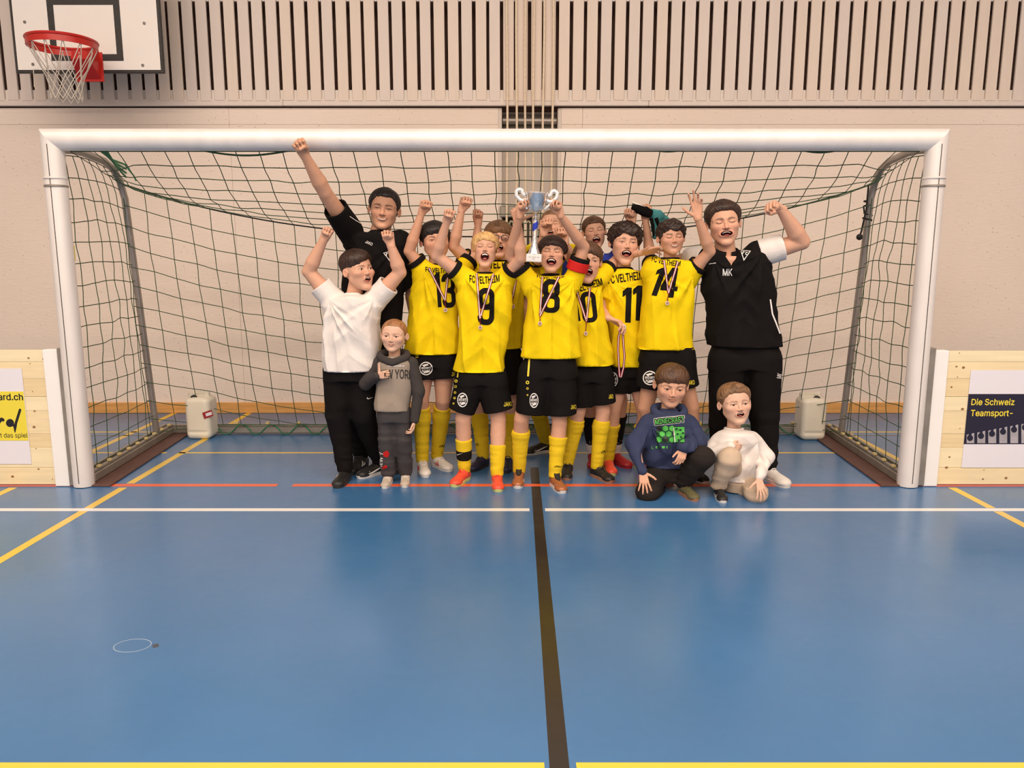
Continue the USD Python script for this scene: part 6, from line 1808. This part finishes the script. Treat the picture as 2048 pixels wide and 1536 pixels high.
obj('column', tp(lathe([(0, 62 * k), (3.9 * k, 62 * k), (4.6 * k, 72 * k), (4.4 * k, 82 * k), (0, 82 * k)], 24)), M['chrome_bright'], tro, smooth=40)
bbm = lathe([(0, 64 * k), (4.9 * k, 64 * k), (5.5 * k, 71 * k), (5.2 * k, 78 * k), (0, 78 * k)], 24)
bv = np.array(bbm.vertices); bv[:, 2] += bv[:, 0] * .7; bbm.vertices = bv
obj('blue_band', tp(bbm), M['royal'], tro, smooth=40, label='royal blue band')
obj('stem', tp(lathe([(0, 82 * k), (4.5 * k, 82 * k), (6 * k, 85 * k), (3.5 * k, 88 * k), (2.2 * k, 91 * k), (4 * k, 93.5 * k), (2.2 * k, 96 * k), (0, 96 * k)], 20)), M['chrome'], tro, smooth=40)
cup = [(0, 95 * k), (4 * k, 96 * k), (11 * k, 101 * k), (17 * k, 111 * k), (20.5 * k, 124 * k), (21.5 * k, 134 * k), (22 * k, 135 * k), (21 * k, 134.5 * k), (19.5 * k, 124 * k), (16 * k, 112 * k), (10 * k, 103 * k), (0, 99 * k)]
obj('cup', tp(lathe(cup, 40)), M['chrome'], tro, smooth=40)
obj('rim', tp(lathe([(21 * k, 133.5 * k), (23 * k, 134 * k), (23.2 * k, 136.5 * k), (21.4 * k, 137 * k), (21 * k, 133.5 * k)], 40)), M['chrome_bright'], tro, smooth=40)
ra, rib = [], []
for i in range(14):
    a = -math.pi / 2 + (i - 6.5) * .2
    rib.append(tube([((r + .35) * k * math.cos(a), (r + .35) * k * math.sin(a), z * k) for r, z in ((8, 98.6), (13, 104.2), (17, 111))], .5 * k, 5))
obj('fluting', tp(cat(rib)), M['chrome_bright'], tro, smooth=True)
st = [(math.cos(a) * (7 if i % 2 else 3) * k, math.sin(a) * (7 if i % 2 else 3) * k) for i, a in enumerate(np.arange(10) * math.pi / 5)]
sm_ = trimesh.creation.extrude_polygon(Polygon(st), .003); 
obj('emblem', tp(place(sm_, rx(math.pi / 2), [0, -20 * k, 118 * k])), M['steel_blue'], tro)
for s in (-1, 1):
    path = [(s * 20 * k, 0, 122 * k), (s * 27 * k, 0, 119 * k), (s * 33 * k, 0, 121 * k), (s * 40 * k, 0, 128 * k), (s * 41 * k, 0, 137 * k), (s * 35 * k, 0, 141.5 * k), (s * 29 * k, 0, 139 * k), (s * 28 * k, 0, 133 * k), (s * 22 * k, 0, 130 * k)]
    q = np.array(path); kk = np.linspace(0, len(q) - 1, 40); q = np.stack([np.interp(kk, np.arange(len(q)), q[:, i]) for i in range(3)], 1)
    h = obj('handle', tp(tube(q, 3.7 * k, 8)), M['handle_silver'], tro, smooth=True)
    obj('handle_bracket', tp(tube([(s * 17 * k, 0, 104 * k), (s * 24 * k, 0, 111 * k), (s * 31 * k, 0, 120 * k)], 2.6 * k, 8)), M['handle_silver'], tro, smooth=True)

ga = P(1300, 428, .40)
gl = thing('goalkeeper_gloves', 'teal and black goalkeeper gloves held up behind number 14', 'gloves', ga)
def gpts(*a): return [P(x, y, Y) for x, y, Y in a]
strap = gpts((1264, 413, .38), (1276, 417, .37), (1290, 423, .36), (1302, 428, .37))
obj('wrist_strap', tube(strap, [.02, .03, .034, .026], 10), M['black'], gl, smooth=True, label='black wrist strap')
obj('strap_edge', tube([q + np.array([0, -.01, .024]) for q in strap[:3]], .008, 8), M['silver'], gl, smooth=True, label='grey edge of the strap')
def glove(p):
    d = None
    for a, b, r0, r1 in (((1300, 428, .40), (1316, 432, .40), .03, .034), ((1316, 432, .40), (1333, 440, .42), .032, .018), ((1310, 434, .40), (1312, 460, .40), .034, .026), ((1311, 455, .40), (1309, 474, .40), .022, .012), ((1316, 440, .41), (1322, 462, .42), .03, .02)):
        c = capsule(p, P(*a), P(*b), r0, r1); d = c if d is None else smin(d, c, .012)
    return d
v, fc = mesh_sdf(glove, ga + [-.12, -.12, -.22], ga + [.18, .12, .10], .006)
v = v + vnormals(v, fc) * ((ridged(v * 26, 3) - .6) * .012)[:, None]
v, fc = simplify(v, fc, .0006)
obj('glove_body', (v, fc), M['teal'], gl, smooth=True)
for pts in (((1302, 436, .362), (1306, 452, .362), (1307, 472, .375)), ((1312, 436, .36), (1316, 447, .365), (1318, 460, .39))):
    obj('finger_seam', tube(gpts(*pts), [.012, .01, .007], 8), M['black'], gl, smooth=True, label='black seam')
